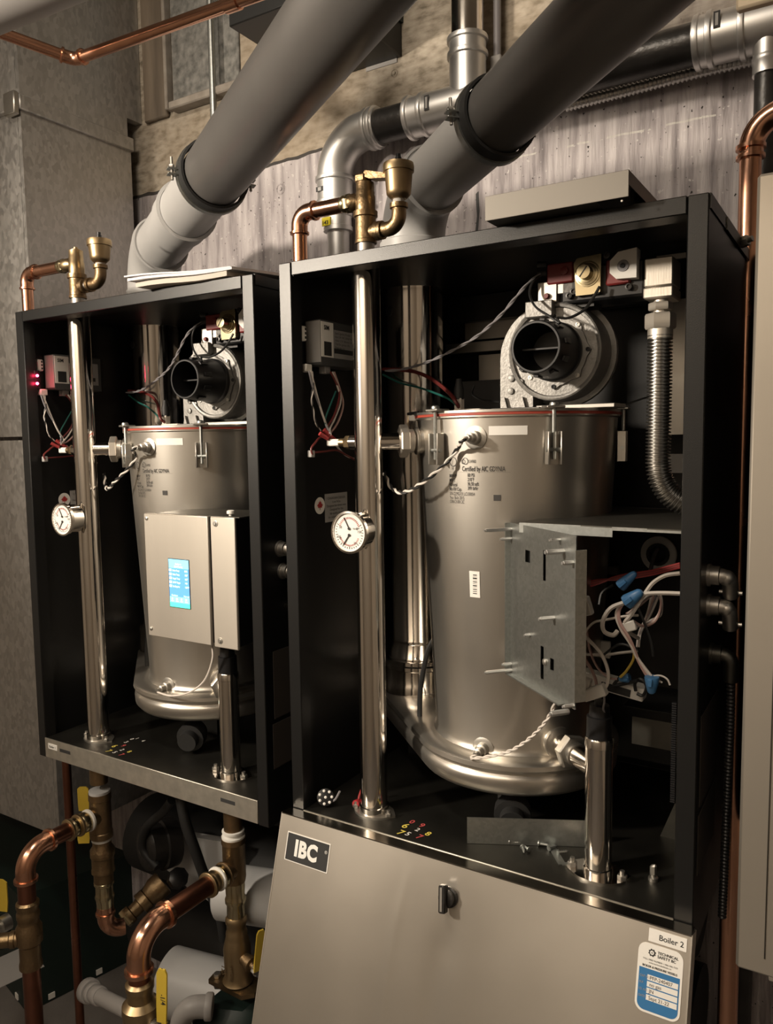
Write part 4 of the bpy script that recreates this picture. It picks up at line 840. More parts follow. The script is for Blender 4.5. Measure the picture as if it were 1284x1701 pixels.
def cpx(u, v):      # pixel to (x, d) on the cover
    d = ray(u, v); t = (ct-CAM).dot(cn)/d.dot(cn); p = CAM+d*t; return p.x, (p-ct).dot(lean)
x0, d0 = cpx(480, 1383); x1, d1 = cpx(543, 1442); lw_, lh_ = x1-x0, .0365
d0 = cpx(480, 1382)[1]
lg = MB().obox(cp(x0+lw_/2, d0+lh_/2, .0003), V((1, 0, 0)), cn, lean, (lw_/2+.0015, .0003, lh_/2+.0012)).build('logo_plate', 'label_white', cover)
MB().obox(cp(x0+lw_/2, d0+lh_/2, .0006), V((1, 0, 0)), cn, lean, (lw_/2, .0003, lh_/2)).build('logo_ground', 'ink', lg)
text('logo_text', 'IBC', .0295, cp(x0+lw_*.47, d0+lh_*.76, .0011), (1, 0, 0), -lean, 'white_paint', lg, .0015, 'CENTER', sp=1.08, sx=.84)
text('logo_text', '\u00ae', .006, cp(x0+lw_*.91, d0+lh_*.36, .0011), (1, 0, 0), -lean, 'label_white', lg)
x, d = cpx(746, 1490)
k = MB().lathe(cp(x, d), cn, [(0, .0125), (.003, .0125), (.004, .0105), (.010, .0105), (.011, .009)], 24).obox(cp(x-.002, d, .013), V((1, 0, .18)).normalized(), cn, (lean+V((.12, 0, 0))).normalized(), (.005, .005, .0165), .0015).build('latch_knob', 'black_iron', cover)
MB().obox(cp(x-.0025, d, .0182), V((1, 0, .18)).normalized(), cn, (lean+V((.12, 0, 0))).normalized(), (.0015, .0004, .014)).build('knob_edge', 'dull_steel', k)
# name tag and inspection sticker
x0, d0 = cpx(1079, 1538); w_ = cpx(1142, 1556)[0]-x0
tg = MB().obox(cp(x0+w_/2, d0+.0085, .0003), V((1, 0, 0)), cn, lean, (w_/2, .0003, .0068)).build('name_tag', 'label_white', cover)
text('tag_text', 'Boiler 2', .0082, cp(x0+w_*.60, d0+.0115, .0008), (1, 0, 0), -lean, 'ink', tg, .0001, 'CENTER')
x0, d0 = cpx(1062, 1561); w_ = cpx(1136, 1590)[0]-x0; K = w_/.0615; h_ = .092*K
def rrect(x, d, w, h, r, o, tl=True):
    pts = []
    for (cx_, cd_, a0) in ((x+w-r, d+r, 0), (x+r, d+r, 90), (x+r, d+h-r, 180), (x+w-r, d+h-r, 270)):
        for j in range(7):
            a = math.radians(a0+j*15); pts.append(cp(cx_+r*math.cos(a), cd_-r*math.sin(a), o))
    return pts
sk = MB().prism(rrect(x0, d0, w_, h_, .012*K, .0002), cn*.0003).build('inspection_sticker', 'label_white', cover)
MB().prism(rrect(x0+.003*K, d0+.034*K, w_-.006*K, h_-.037*K, .010*K, .0005), cn*.0002).build('sticker_field', 'blue_label', sk)
MB().obox(cp(x0+w_/2, d0+.04*K, .0006), V((1, 0, 0)), cn, lean, (w_/2-.003*K, .00015, .006*K)).build('sticker_field', 'blue_label', sk)
for i in range(4):
    MB().obox(cp(x0+w_*.585, d0+(.045+i*.0088)*K, .0009), V((1, 0, 0)), cn, lean, (w_*.34, .0001, .0036*K)).build('form_field', 'label_white', sk)
    text('sticker_text', ('CNT NO.', 'M.P.', 'I.D. NO.', 'DATE')[i], .0045*K, cp(x0+.0045*K, d0+(.0465+i*.0088)*K, .0010), (1, 0, 0), -lean, 'label_grey', sk, sx=.8)
    text('handwriting', ('PFP-240407', 'no gas', 'JN', 'Sept 21-22')[i], .0068*K, cp(x0+w_*.30, d0+(.0472+i*.0088)*K, .0012), (1, 0, 0), -lean, 'etched_ink', sk, sx=.95)
gear = []
for j in range(32):
    a = 2*math.pi*j/32; r = (.0052 if (j//2) % 2 else .0042)*K; gear.append(cp(x0+.019*K+r*math.cos(a), d0+.0115*K+r*math.sin(a), .0008))
MB().prism(gear, cn*.0002).build('emblem', 'ink', sk); MB().lathe(cp(x0+.019*K, d0+.0115*K, .0010), cn, [(0, .0028*K), (.0002, .0028*K)], 16).build('emblem', 'label_white', sk); MB().lathe(cp(x0+.019*K, d0+.0115*K, .0012), cn, [(0, .0013*K), (.0002, .0013*K)], 12).build('emblem', 'label_grey', sk)
text('sticker_text', 'TECHNICAL', .0052*K, cp(x0+.0265*K, d0+.0110*K, .0009), (1, 0, 0), -lean, 'ink', sk, .00007); text('sticker_text', 'SAFETY BC', .0052*K, cp(x0+.0265*K, d0+.0160*K, .0009), (1, 0, 0), -lean, 'ink', sk, .00007)
text('sticker_text', 'TOLL FREE NUMBER: 1-866-566-7233', .0030*K, cp(x0+w_/2, d0+.0225*K, .0009), (1, 0, 0), -lean, 'ink', sk, 0, 'CENTER'); text('sticker_text', 'www.technicalsafetybc.ca', .0030*K, cp(x0+w_/2, d0+.0262*K, .0009), (1, 0, 0), -lean, 'ink', sk, 0, 'CENTER')
text('sticker_text', 'BOILER & PRESSURE VESSELS', .0040*K, cp(x0+w_/2, d0+.0318*K, .0009), (1, 0, 0), -lean, 'ink', sk, .00007, 'CENTER', sx=.95)
# ---------------------------------------------------------------- sheet cover lying on top of the boiler
y_ = -.028; a = ay(806, 321, y_); c = ay(1045, 286, y_); e = ay(807, 361, y_); f_ = ay(1045, 334, y_)
zt_, zb_ = ZT+.030, ZT+.004
a = ay(806, 321, -.03); c = ay(1045, 288, -.03)
top = thing('sheet_metal_lid', 'bent steel lid lying loose on top of the boiler with exposed wiring', 'metal lid', ((a.x+c.x)/2, .10, ZT))
zz_ = (a.z+c.z)/2; zb_ = ay(920, 348, -.03).z
MB().box((a.x, -.031, zb_), (c.x, -.0298, zz_), .0004).build('lid_front', 'lid_beige', top)
MB().box((a.x, -.03, zz_-.0012), (c.x, .28, zz_), .0004).build('lid_top', 'lid_beige', top)
MB().box((a.x, -.029, zb_+.001), (a.x+.0012, .28, zz_-.001)).build('lid_side', 'tray_steel', top); MB().box((c.x-.0012, -.029, zb_+.012), (c.x, .28, zz_-.001)).build('lid_side', 'tray_steel', top)
MB().box((a.x+.002, -.0285, zb_+.0005), (c.x-.035, .02, zb_+.0015)).build('lid_return', 'tray_steel', top)
for x_ in (a.x+.01, c.x-.014): MB().box((x_, .03, ZT), (x_+.004, .26, zz_-.001)).build('lid_rib', 'tray_steel', top)
MB().lathe(ay(1033, 334, -.031), (0, -1, 0), [(0, .0015), (.001, .001)], 8).build('rivet', 'dull_steel', top)
# ---------------------------------------------------------------- papers on the other boiler
zt1 = ZT+DZB
pa = [(-1.222, -.78, -.02, .25, .018, .002, 'paper', -.010), (-1.20, -.755, -.03, .24, .011, .002, 'paper', .006), (-1.215, -.742, -.026, .26, .004, .003, 'paper_cream', .0)]
pl_ = [ay(213, 459, -.012), ay(330, 461, -.02), ay(462, 455, .01)]
def sheet(name, label, pts, th, m):
    # wavy quad sheet: pts = 4 corners
    p = [V(q) for q in pts]; n = 6; vs = []; fs = []
    for i in range(n+1):
        for j in range(n+1):
            s, t = i/n, j/n; q = p[0]*(1-s)*(1-t)+p[1]*s*(1-t)+p[2]*s*t+p[3]*(1-s)*t; q.z += .0012*math.sin(s*7+t*3); vs.append(q)
    N = len(vs); vs += [q+V((0, 0, th)) for q in vs]
    for i in range(n):
        for j in range(n):
            a_ = i*(n+1)+j; fs += [(a_, a_+n+1, a_+n+2, a_+1), (N+a_, N+a_+1, N+a_+n+2, N+a_+n+1)]
    for i in range(n):
        for (a_, b_) in ((i*(n+1), (i+1)*(n+1)), (i*(n+1)+n, (i+1)*(n+1)+n), (i, i+1), (n*(n+1)+i, n*(n+1)+i+1)): fs.append((a_, b_, N+b_, N+a_))
    b = MB(); b.add(vs, fs, False); return tag(b.build(name, m), label, 'paper', 'paperwork on the boiler top')
xp0 = ay(213, 458, -.025).x; q0 = ay(213, 458, -.025); q1 = ay(452, 458, -.01)
sheet('manual', 'thick cream manual at the bottom of the paper stack on the touchscreen boiler', [(xp0+.015, -.024, zt1+.001), (-.80, -.004, zt1+.001), (-.775, .20, zt1+.001), (xp0+.03, .20, zt1+.001)], .0075, 'paper_cream')
sheet('paper_sheet', 'middle white paper of the stack on the touchscreen boiler', [(xp0+.008, -.034, zt1+.0095), (-.79, -.004, zt1+.0090), (-.715, .215, zt1+.0090), (xp0+.03, .21, zt1+.0095)], .0038, 'paper')
sheet('paper_sheet', 'topmost white paper sheet, its corner jutting toward the copper pipe', [(xp0-.004, -.030, zt1+.0175), (-.80, .004, zt1+.0140), (-.73, .22, zt1+.0140), (xp0+.03, .215, zt1+.0155)], .0022, 'paper')
# ---------------------------------------------------------------- flue pipes
RP = .047
def axisfit(vp, pa, pb, r):
    d = ray(*vp).normalized(); e1 = d.cross(V((0, 0, 1))).normalized(); e2 = e1.cross(d)
    th = [math.atan2(ray(*q).dot(e2), ray(*q).dot(e1)) for q in (pa, pb)]; m = sum(th)/2; h = abs(th[0]-th[1])/2
    return CAM+(e1*math.cos(m)+e2*math.sin(m))*(r/math.sin(h)), -d
def flue(label, fx, fy, ztop, vp, pa, pb, clamp_px, joints, two):
    p, d = axisfit(vp, pa, pb, RP); t = ((fx-p.x)*d.x+(fy-p.y)*d.y)/(d.x**2+d.y**2); q = p+d*t
    root = thing('flue_pipe', label, 'flue pipe', (fx, fy, ztop), 'grey plastic boiler flues')
    corner = V((fx, fy, q.z)); off = V((q.x-fx, q.y-fy, 0))
    R = .075; up = V((0, 0, 1))
    z0 = q.z-R*.95
    MB().lathe((fx, fy, ztop+.001), up, [(0, .050), (max(.004, z0-ztop-.055), .050), (max(.004, z0-ztop-.052), .0565), (z0-ztop-.03, .0565), (z0-ztop-.028, .0545), (z0-ztop-.002, .0545), (z0-ztop, .0515)], 40).build('collar', 'grey_pvc', root)
    bend = arc((fx, fy, z0), up, d, R, 14); end = bend[-1]
    # aim the straight run so that it ends on the fitted axis
    far = p+d*(((end-p).dot(d))+1.2); dirn = (far-end).normalized()
    MB().tube([V((fx, fy, z0-.004))]+bend+[end+dirn*.012], .0515, 36).build('elbow', 'grey_pvc', root)
    def ringat(s, w, r, m, name): MB().lathe(end+dirn*(s-w/2), dirn, [(0, r-.0035), (.0006, r), (w-.0006, r), (w, r-.0035)], 40, False).build(name, m, root)
    def s_of(u, v):   # distance along the run under a pixel near the axis
        best = min(range(0, 900), key=lambda k: (proj(end+dirn*(k*.001))-V((u, v, 0))).length); return best*.001
    sc = s_of(*clamp_px)
    ringat(.006, .014, .0535, 'grey_pvc', 'elbow_rim')
    MB().cyl(end+dirn*.010, end+dirn*sc, RP*.985, seg=40).build('pipe_section', 'grey_pvc', root)
    for (u, v) in joints:
        s = s_of(u, v); MB().lathe(end+dirn*(s-.045), dirn, [(0, RP), (.001, RP+.0032), (.044, RP+.0032), (.0445, RP+.0055), (.050, RP+.0055), (.051, RP)], 40, False).build('coupling', 'grey_pvc', root)
    MB().cyl(end+dirn*(sc-.01), end+dirn*1.75, RP, seg=48).build('pipe_run', 'dark_grey_pipe', root)
    r = RP; ringat(sc+.004, .020, r+.0058, 'black_rubber', 'clamp_lining')
    cl_ = MB().lathe(end+dirn*(sc-.0135), dirn, [(0, r+.002), (0, r+.0082), (.010, r+.0082), (.010, r+.002)], 40, False).build('clamp', 'zinc_plate', root)
    side = dirn.cross(V((0, 0, 1))).normalized()
    if side.x > 0: side = -side
    for s_ in (1, -1):
        c_ = end+dirn*(sc-.0075)+side*s_*(r+.012); nrm = side.cross(dirn).normalized()
        m = MB(); 
        for k_ in (-1, 1): m.obox(c_+nrm*.004*k_, side, dirn, nrm, (.009, .006, .0011), .0005)
        m.build('clamp_ear', 'zinc_plate', root)
        MB().cyl(c_-nrm*.012+side*.002*s_, c_+nrm*.022+side*.002*s_, .0022, seg=8).hexa(c_+nrm*.006+side*.002*s_, c_+nrm*.010+side*.002*s_, .005).build('clamp_bolt', 'dull_steel', root)
    return root
def proj(p):
    d = V(p)-CAM; w = d.dot(CF); return V((CX+FPX*d.dot(CR)/w, CY-FPX*d.dot(CU)/w, 0))
flue('grey plastic flue pipe rising from the touchscreen boiler, clamped near its joint', FL.x+DXB, FL.y, zt1, (-39, 825), (400, 128), (566, 148), (365, 300), ((318, 357),), True)
flue('grey plastic flue pipe rising from the boiler with exposed wiring, clamped', FL.x, FL.y, ZT, (150, 850), (850, 80), (1028, 110), (826, 200), (), False)
# ---------------------------------------------------------------- relief valve and air vent on the supply pipe
YV = PL.y
def relief(label, pts, zb, hot, lever):
    P = {k: ay(u, v, YV) for k, (u, v) in pts.items()}; x0 = P['base'].x
    root = thing('relief_valve', label, 'relief valve', (x0, YV, zb), 'relief valves on the boilers')
    tb, tt, vt = P['teebot'].z, P['teetop'].z, P['valtop'].z
    MB().lathe((x0, YV, zb), (0, 0, 1), [(0, .012), (tb-zb, .012)], 20).build('nipple', 'dull_steel', root)
    tee = MB().lathe((x0, YV, tb), (0, 0, 1), [(0, .0150), (.004, .0150), (.005, .0140), (tt-tb-.008, .0140), (tt-tb-.007, .0165), (tt-tb, .0165)], 24); zbr = P['branch'].z; xe = P['elbow'].x
    tee.cyl((x0, YV, zbr), (x0+.020, YV, zbr), .010, seg=18).lathe((x0+.017, YV, zbr), (1, 0, 0), [(0, .0125), (.006, .0125)], 18); tee.build('tee', 'bronze', root)
    MB().cyl((x0+.02, YV, zbr), (x0+.034, YV, zbr), .0078).build('branch_nipple', 'dull_steel', root)
    R = .017; el = [V((xe-.030, YV, zbr)), V((xe-R, YV, zbr))]+arc((xe-R, YV, zbr), (1, 0, 0), (0, 0, 1), R, 8)+[V((xe, YV, zbr+R+.012))]
    MB().tube(el, .0098, 18).lathe((xe-.031, YV, zbr), (1, 0, 0), [(0, .0122), (.006, .0122), (.0065, .01)], 18).lathe((xe, YV, zbr+R+.006), (0, 0, 1), [(0, .010), (.001, .0122), (.007, .0122)], 18).build('elbow', 'bronze', root)
    zv0 = zbr+R+.012; zt_ = P['venttop'].z; zl_ = P['ventlow'].z
    MB().cyl((xe, YV, zv0), (xe, YV, zl_+.002), .0078).build('vent_nipple', 'cloth_tape', root)
    vent = MB().lathe((xe, YV, zl_-.003), (0, 0, 1), [(0, .010), (.003, .0135), (.006, .0160), (.010, .0165), (zt_-zl_-.008, .0185), (zt_-zl_-.0075, .0205), (zt_-zl_-.001, .0208), (zt_-zl_+.003, .0200)], 32).build('air_vent', 'brass', root)
    MB().lathe((xe, YV, zt_), (0, 0, 1), [(-.001, .0048), (.008, .0045), (.0085, .0035), (.0125, .0035)], 12).build('vent_cap', 'black_plastic', vent)
    body = MB().lathe((x0, YV, tt), (0, 0, 1), [(0, .0130), (.004, .0135), (.020, .0135), (.022, .0125), (vt-tt-.012, .0128), (vt-tt-.011, .0122), (vt-tt, .0122)], 24)
    zo = P['outlet'].z; xo = P['outlet'].x
    body.lathe((x0, YV, zo), (-1, 0, 0), [(0, .0085), (.012, .0085), (.016, .0115), (x0-xo-.002, .0115), (x0-xo, .0105)], 18); body.build('valve_body', 'brass' if hot else 'bronze', root)
    MB().hexa((xo+.004, YV, zo), (xo-.006, YV, zo), .0125, .3).lathe((xo-.005, YV, zo), (-1, 0, 0), [(0, .0115), (.003, .0118), (.006, .0105), (.014, .0100)], 18).build('adapter', 'nickel_brass', root)
    if lever:
        m = MB(); m.box((x0-.012, YV-.010, vt-.001), (x0+.006, YV+.010, vt+.012), .003); m.prism([(x0+.0, YV-.008, vt+.008), (x0+.005, YV-.008, vt+.014), (x0+.050, YV-.008, vt+.001), (x0+.050, YV-.008, vt-.003), (x0+.012, YV-.008, vt+.002)], (0, .016, 0)); m.build('test_lever', 'bronze', root)
    else: MB().lathe((x0, YV, vt), (0, 0, 1), [(0, .009), (.002, .009), (.0022, .004), (.006, .004)], 14).build('valve_cap', 'brass', root)
    xc, zc = P['corner'].x, zo; R = .018; r = .0105; xs_ = xo-.012
    MB().cyl((xs_, YV, zo), (xc+R+.004, YV, zo), r, seg=20).build('discharge_pipe', 'copper', root)
    MB().tube([V((xc+R+.010, YV, zo)), V((xc+R, YV, zo))]+arc((xc+R, YV, zo), (-1, 0, 0), (0, 0, -1), R, 8)+[V((xc, YV, zo-R-.010))], r+.0012, 20).lathe((xc+R+.012, YV, zo), (-1, 0, 0), [(0, r+.001), (.001, r+.0032), (.004, r+.0032), (.005, r+.001)], 18).lathe((xc, YV, zo-R-.012), (0, 0, 1), [(0, r+.001), (.001, r+.0032), (.004, r+.0032), (.005, r+.001)], 18).build('copper_elbow', 'copper', root)
    return root, (xc, zo-R-.008, r)
r2, (xc, zc, rc) = relief('bronze relief valve with lever and round air vent beside the silver gas elbow', dict(base=(608, 410), teebot=(608, 405), teetop=(608, 352), valtop=(608, 304), branch=(625, 384), elbow=(663, 380), ventlow=(663, 327), venttop=(663, 272), outlet=(580, 338), corner=(497, 355)), ZT, False, True)
MB().cyl((xc, YV, ZT), (xc, YV, zc), rc, seg=20).build('drop_pipe', 'copper', r2)
r1, (xc, zc, rc) = relief('brass relief valve and air vent in front of the galvanized air duct', dict(base=(130, 500), teebot=(130, 496), teetop=(129, 456), valtop=(130, 416), branch=(145, 474), elbow=(168, 470), ventlow=(167, 434), venttop=(167, 398), outlet=(106, 442), corner=(44, 455)), zt1, True, False)
MB().cyl((xc, YV, zt1), (xc, YV, zc), rc, seg=20).build('drop_pipe', 'copper', r1)
# ---------------------------------------------------------------- gas piping on the wall
YG = .425
gp = thing('gas_pipe', 'black iron gas pipe with silver press fittings running along the concrete wall', 'gas pipe', (-.88, YG, ZT))
zg = ay(690, 195, YG).z; xg = ay(556, 300, YG).x; rg = .030; rf = .0345; Rb = .075
zgr = ay(1200, 72, YG).z
MB().cyl((ay(600, 200, YG).x, YG, zg), (1.35, YG, zg), rg, seg=32).build('pipe_run', 'black_iron', gp)
x_e = ay(632, 205, YG).x
def bead(p, d, r, par): MB().lathe(p, d, [(0, r), (.0015, r+.0035), (.005, r+.004), (.0085, r+.0035), (.010, r)], 32, False).build('press_bead', 'press_fitting', par)
el = MB().tube([V((xg, YG, zg-Rb-.055)), V((xg, YG, zg-Rb))]+arc((xg, YG, zg-Rb), (0, 0, 1), (1, 0, 0), Rb, 14)+[V((x_e, YG, zg))], rf, 32).build('elbow', 'press_fitting', gp)
bead((xg, YG, zg-Rb-.053), (0, 0, 1), rf, el); bead((xg, YG, zg-Rb-.008), (0, 0, 1), rf, el); bead((x_e-.014, YG, zg), (1, 0, 0), rf, el); bead((xg+Rb+.006, YG, zg), (1, 0, 0), rf, el)
a = V((xg, YG, zg-Rb-.055)); zq = lambda v: ay(558, v, YG).z
MB().cyl(a, (xg, YG, zq(356)), .0265, seg=28).build('pipe_piece', 'black_iron', gp)
MB().lathe((xg+.006, YG, zq(352)), (0, 0, -1), [(0, .027), (.004, .0285), (.01, .0285), (.012, .0265), (zq(352)-zq(378), .0265), (zq(352)-zq(379), .0285), (zq(352)-zq(386), .0285), (zq(352)-zq(387), .022), (zq(352)-zq(440), .021)], 28).build('reducer', 'press_fitting', gp)
yt = ay(550, 374, YG-.0285); MB().box((xg-.012, YG-.0295, zq(380)), (xg+.008, YG-.0265, zq(366)), .0005).build('size_tag', 'yellow_tag', gp); text('tag_text', '143', .010, (xg-.011, YG-.0302, zq(378)), (1, 0, 0), (0, 0, 1), 'ink', gp, .0002)
MB().cyl((xg+.006, YG, zq(435)), (xg+.006, YG, -.2), .0135, seg=20).build('drop_pipe', 'black_iron', gp)
xt = ay(777, 170, YG).x; xt0 = ay(682, 190, YG).x
MB().cyl((xt0, YG, zg), (xt+.10, YG, zg), rf, seg=32).cyl((xt, YG, zg), (xt, YG, ay(777, 62, YG).z), rf*.93, seg=32).build('tee', 'press_fitting', gp)
bead((xt0-.002, YG, zg), (1, 0, 0), rf, gp); bead((xt0+.028, YG, zg), (1, 0, 0), rf, gp); bead((xt, YG, ay(777, 72, YG).z), (0, 0, 1), rf*.93, gp); bead((xt, YG, ay(777, 98, YG).z), (0, 0, 1), rf*.93, gp)
MB().cyl((xt, YG, ay(777, 64, YG).z), (xt, YG, CZ), .0285, seg=32).build('riser', 'polished_steel', gp)
xr0 = ay(1154, 80, YG).x; xd = ay(1275, 100, YG).x
MB().cyl((xr0, YG, zg), (xd+.12, YG, zg), rf+.001, seg=32).lathe((xd, YG-.004, zg), (0, 0, -1), [(0, .022), (.045, .0195), (.047, .021), (.053, .021), (.055, .0195), (.070, .0195)], 24).build('tee', 'press_fitting', gp)
bead((xr0, YG, zg), (1, 0, 0), rf, gp); bead((xr0+.018, YG, zg), (1, 0, 0), rf+.001, gp); bead((xr0+.062, YG, zg), (1, 0, 0), rf+.001, gp)
MB().cyl((xd, YG-.004, zg-.068), (xd, YG-.004, FZ), .0165, seg=24).build('drop_pipe', 'black_iron', gp)
def pressmark(c, xd_, zd_, w, h):
    MB().obox(c, V(xd_), V((0, 1, 0)), V(zd_), (w, .0006, h)).build('press_mark', 'ink', gp)
    MB().obox(V(c)+V((0, -.0008, 0)), V(xd_), V((0, 1, 0)), V(zd_), (w*.45, .0003, h*.75)).build('press_mark', 'label_grey', gp)
pressmark((xt0+.052, YG-rf-.0006, zg+.004), (1, 0, 0), (0, 0, 1), .0045, .0125); pressmark((xr0+.036, YG-rf-.0016, zg+.010), (1, 0, 0), (0, 0, 1), .0045, .0115); pressmark((xg-.012, YG-rf+.0008, zg-Rb-.026), (1, 0, 0), (0, 0, 1), .0085, .0045)
# flexible conduit under the gas pipe and threaded rods
cdt = armored([ay(940, 176, YG+.03), ay(1050, 148, YG+.03), ay(1150, 122, YG+.03), ay(1255, 98, YG+.03), ay(1300, 88, YG+.03)], .0085, 'flexible_conduit', None, 'press_fitting', .0068)
tag(cdt, 'ribbed silver flexible conduit running below the black gas pipe', 'conduit')
p = ay(355, 190, WY-.03); rod = MB().cyl((p.x, p.y, ay(357, 205, WY-.03).z), (p.x, p.y, CZ), .0075, seg=14); tag(rod.build('hanger_rod', 'zinc_plate'), 'thin zinc conduit rising behind the left flue pipe to the ceiling', 'conduit')
p = ay(826, 110, WY-.02); rd = thing('wall_conduit', 'thin dark conduit with pale connector rising behind the right flue pipe', 'conduit', (p.x, p.y, p.z-.1))
MB().cyl((p.x, p.y, p.z-.02), (p.x, p.y, CZ), .0068, seg=14).build('tube', 'grey_wire', rd); MB().box((p.x-.010, p.y-.009, p.z-.10), (p.x+.010, p.y+.009, p.z+.016), .002).build('connector', 'label_grey', rd)
# paper notice on the wall and dark box above
a = ay(608, 55, WY); c = ay(660, 104, WY)
tag(MB().box((a.x, WY-.002, c.z-.0), (c.x, WY-.001, c.z+.13)).build('wall_notice', 'label_grey'), 'grey paper notice on the concrete wall behind the left flue pipe', 'notice')
yb_ = .22; a = ay(380, 45, yb_)
hb = thing('ceiling_duct', 'black steel box duct crossing below the ceiling behind the left flue pipe', 'duct', (a.x+.15, .35, a.z))
MB().box((a.x, yb_, a.z), (a.x+.20, WY, CZ), .002).build('duct_body', 'black_coat', hb); MB().box((a.x-.004, yb_-.004, a.z+.06), (a.x+.204, WY, a.z+.075), .001).build('duct_flange', 'dark_green', hb)
# ---------------------------------------------------------------- copper line top left, insulated pipe
yk = -.05
cpz = thing('copper_pipe', 'bright copper pipe bending across the air duct at the upper left', 'copper pipe', ay(128, 100, .0))
k0 = ay(-40, 35, -.2); k1 = ay(122, 98, .0); k2 = ay(430, -10, .0)
k1 = ay(124, 99, .0); kA = ay(-30, 43, -.12); kB = V((k2.x, 0, k2.z))
dA = (kA-k1).normalized(); dB = (kB-k1).normalized(); rk = .0088
MB().cyl(k1+dA*.016, k1+dA*.6, rk, seg=18).build('pipe', 'copper', cpz); MB().cyl(k1+dB*.016, k1+dB*1.1, rk, seg=18).build('pipe', 'copper', cpz)
MB().tube(smooth_path([k1+dA*.022, k1+dA*.010, k1+(dA+dB)*.003, k1+dB*.010, k1+dB*.022], 5), rk+.0014, 18).lathe(k1+dB*.017, dB, [(0, rk), (.001, rk+.0035), (.004, rk+.0035), (.005, rk)], 18).lathe(k1+dA*.017, dA, [(0, rk), (.001, rk+.0035), (.004, rk+.0035), (.005, rk)], 18).build('elbow', 'copper', cpz)
sB = ay(386, 4, 0.0); s_ = (sB-k1).dot(dB); MB().cyl(k1+dB*(s_-.012), k1+dB*(s_+.012), rk+.0022, seg=18).build('coupling', 'copper', cpz)
e0 = ay(-60, 50, -.25); e1 = ay(130, -30, -.25)
kk = 3.0; tag(MB().cyl(e0+(e0-e1)*.6+V((0, 0, .045)), e1+(e1-e0)*kk+V((0, 0, .045)), .055, seg=40).build('insulated_pipe', 'pipe_white'), 'wide pale pipe crossing the top left corner above the copper pipe', 'pipe')
# ---------------------------------------------------------------- right side: copper riser, beige cabinet, cream board
yc = .30; xk = ay(1243, 400, yc).x; zk = ay(1245, 250, yc).z; R = .04; rc = .0138
cr_ = thing('copper_riser', 'copper pipe rising between the boiler and the beige panel, bent at its top', 'copper pipe', (xk, yc, FZ))
MB().cyl((xk, yc, FZ), (xk, yc, zk+.004), rc, seg=24).build('pipe', 'copper', cr_)
MB().tube([V((xk, yc, zk-.006)), V((xk, yc, zk))]+arc((xk, yc, zk), (0, 0, 1), (1, -.15, 0), R, 10)+[V((xk+R+.012, yc-.008, zk+R))], rc+.002, 24).lathe((xk, yc, zk-.012), (0, 0, 1), [(0, rc), (.001, rc+.0045), (.005, rc+.0045), (.006, rc+.002), (.012, rc+.002), (.013, rc+.005), (.018, rc+.005), (.019, rc)], 24).build('elbow', 'copper', cr_)
MB().cyl((xk+R, yc-.006, zk+R), (xk+.6, yc-.09, zk+R), rc, seg=24).build('pipe', 'copper', cr_)
xa = -.1035; za, zb_ = .2555, -.571
ap = thing('cabinet', 'beige steel front of a third boiler at the right edge, closed', 'boiler', (xa+.28, .2, zb_))
MB().box((xa, 0, zb_), (xa+.56, .012, za), .003).build('front_panel', 'beige_steel', ap)
MB().box((xa+.004, .012, zb_+.012), (xa+.556, .40, za-.01), .001).build('body', 'black_coat', ap)
MB().box((xa+.032, .004, zb_-.006), (xa+.53, .03, zb_+.002), .001).build('bottom_lip', 'beige_steel', ap)
MB().box((xa+.0275, -.0008, zb_+.02), (xa+.0285, .002, za-.004)).build('panel_seam', 'tray_steel', ap)
MB().tube(smooth_path([V((xa+.036, .03, zb_+.004)), V((xa+.04, .028, zb_-.02)), V((xa+.052, .028, zb_-.045)), V((xa+.056, .03, zb_-.09)), V((xa+.056, .03, zb_-.3))], 6), .005, 8).build('cable', 'black_rubber', ap)
p = ay(1222, 17, .27); tag(MB().box((p.x, .27, p.z), (p.x+.13, .285, p.z+.10), .003).build('cream_board', 'cream_board'), 'small cream board at the top right above the gas pipe', 'board')
# ---------------------------------------------------------------- loose hardware on the tray
def on_tray(u, v): return az(u, v, TR)
a = on_tray(776, 1401); c = on_tray(973, 1407)
tp = ay(776, 1358, a.y); hpl = tp.z-TR; dd = (c-a); x = dd.normalized()
tag(MB().obox((a+c)/2+V((0, 0, hpl/2+.0006)), x, V((-x.y, x.x, 0)), V((0, 0, 1)), (dd.length/2, .0006, hpl/2)).obox((a+c)/2+V((-x.y*.008, x.x*.008, .0007)), x, V((-x.y, x.x, 0)), V((0, 0, 1)), (dd.length/2, .008, .0006)).build('sheet_strip', 'zinc_plate'), 'folded strip of sheet steel standing on the tray beside the return pipe', 'metal strip')
a = on_tray(914, 1404); c = on_tray(934, 1437); dd = c-a; x = dd.normalized(); y__ = V((-x.y, x.x, 0))
tag(MB().obox((a+c)/2+V((0, 0, .001)), x, y__, V((0, 0, 1)), (dd.length/2, .0045, .0008)).obox(a+V((0, 0, .0085)), x, y__, V((0, 0, 1)), (.0008, .008, .008)).obox(c+y__*.006+V((0, 0, .001)), x, y__, V((0, 0, 1)), (.003, .006, .0008)).build('angle_bracket', 'zinc_plate'), 'small bent zinc bracket lying among the loose screws on the tray', 'bracket')
SCR = [(845, 1402, 20, 'leftmost loose screw on the tray, apart from the others'), (868, 1411, -60, 'loose screw on the tray, left one of a touching pair'), (879, 1416, 150, 'loose screw on the tray, right one of a touching pair'), (894, 1405, 10, 'loose screw lying right of the touching pair, by the strip of steel'), (911, 1414, 60, 'short loose screw lying against the bent zinc bracket'), (926, 1420, 40, 'loose screw lying on the bent zinc bracket')]
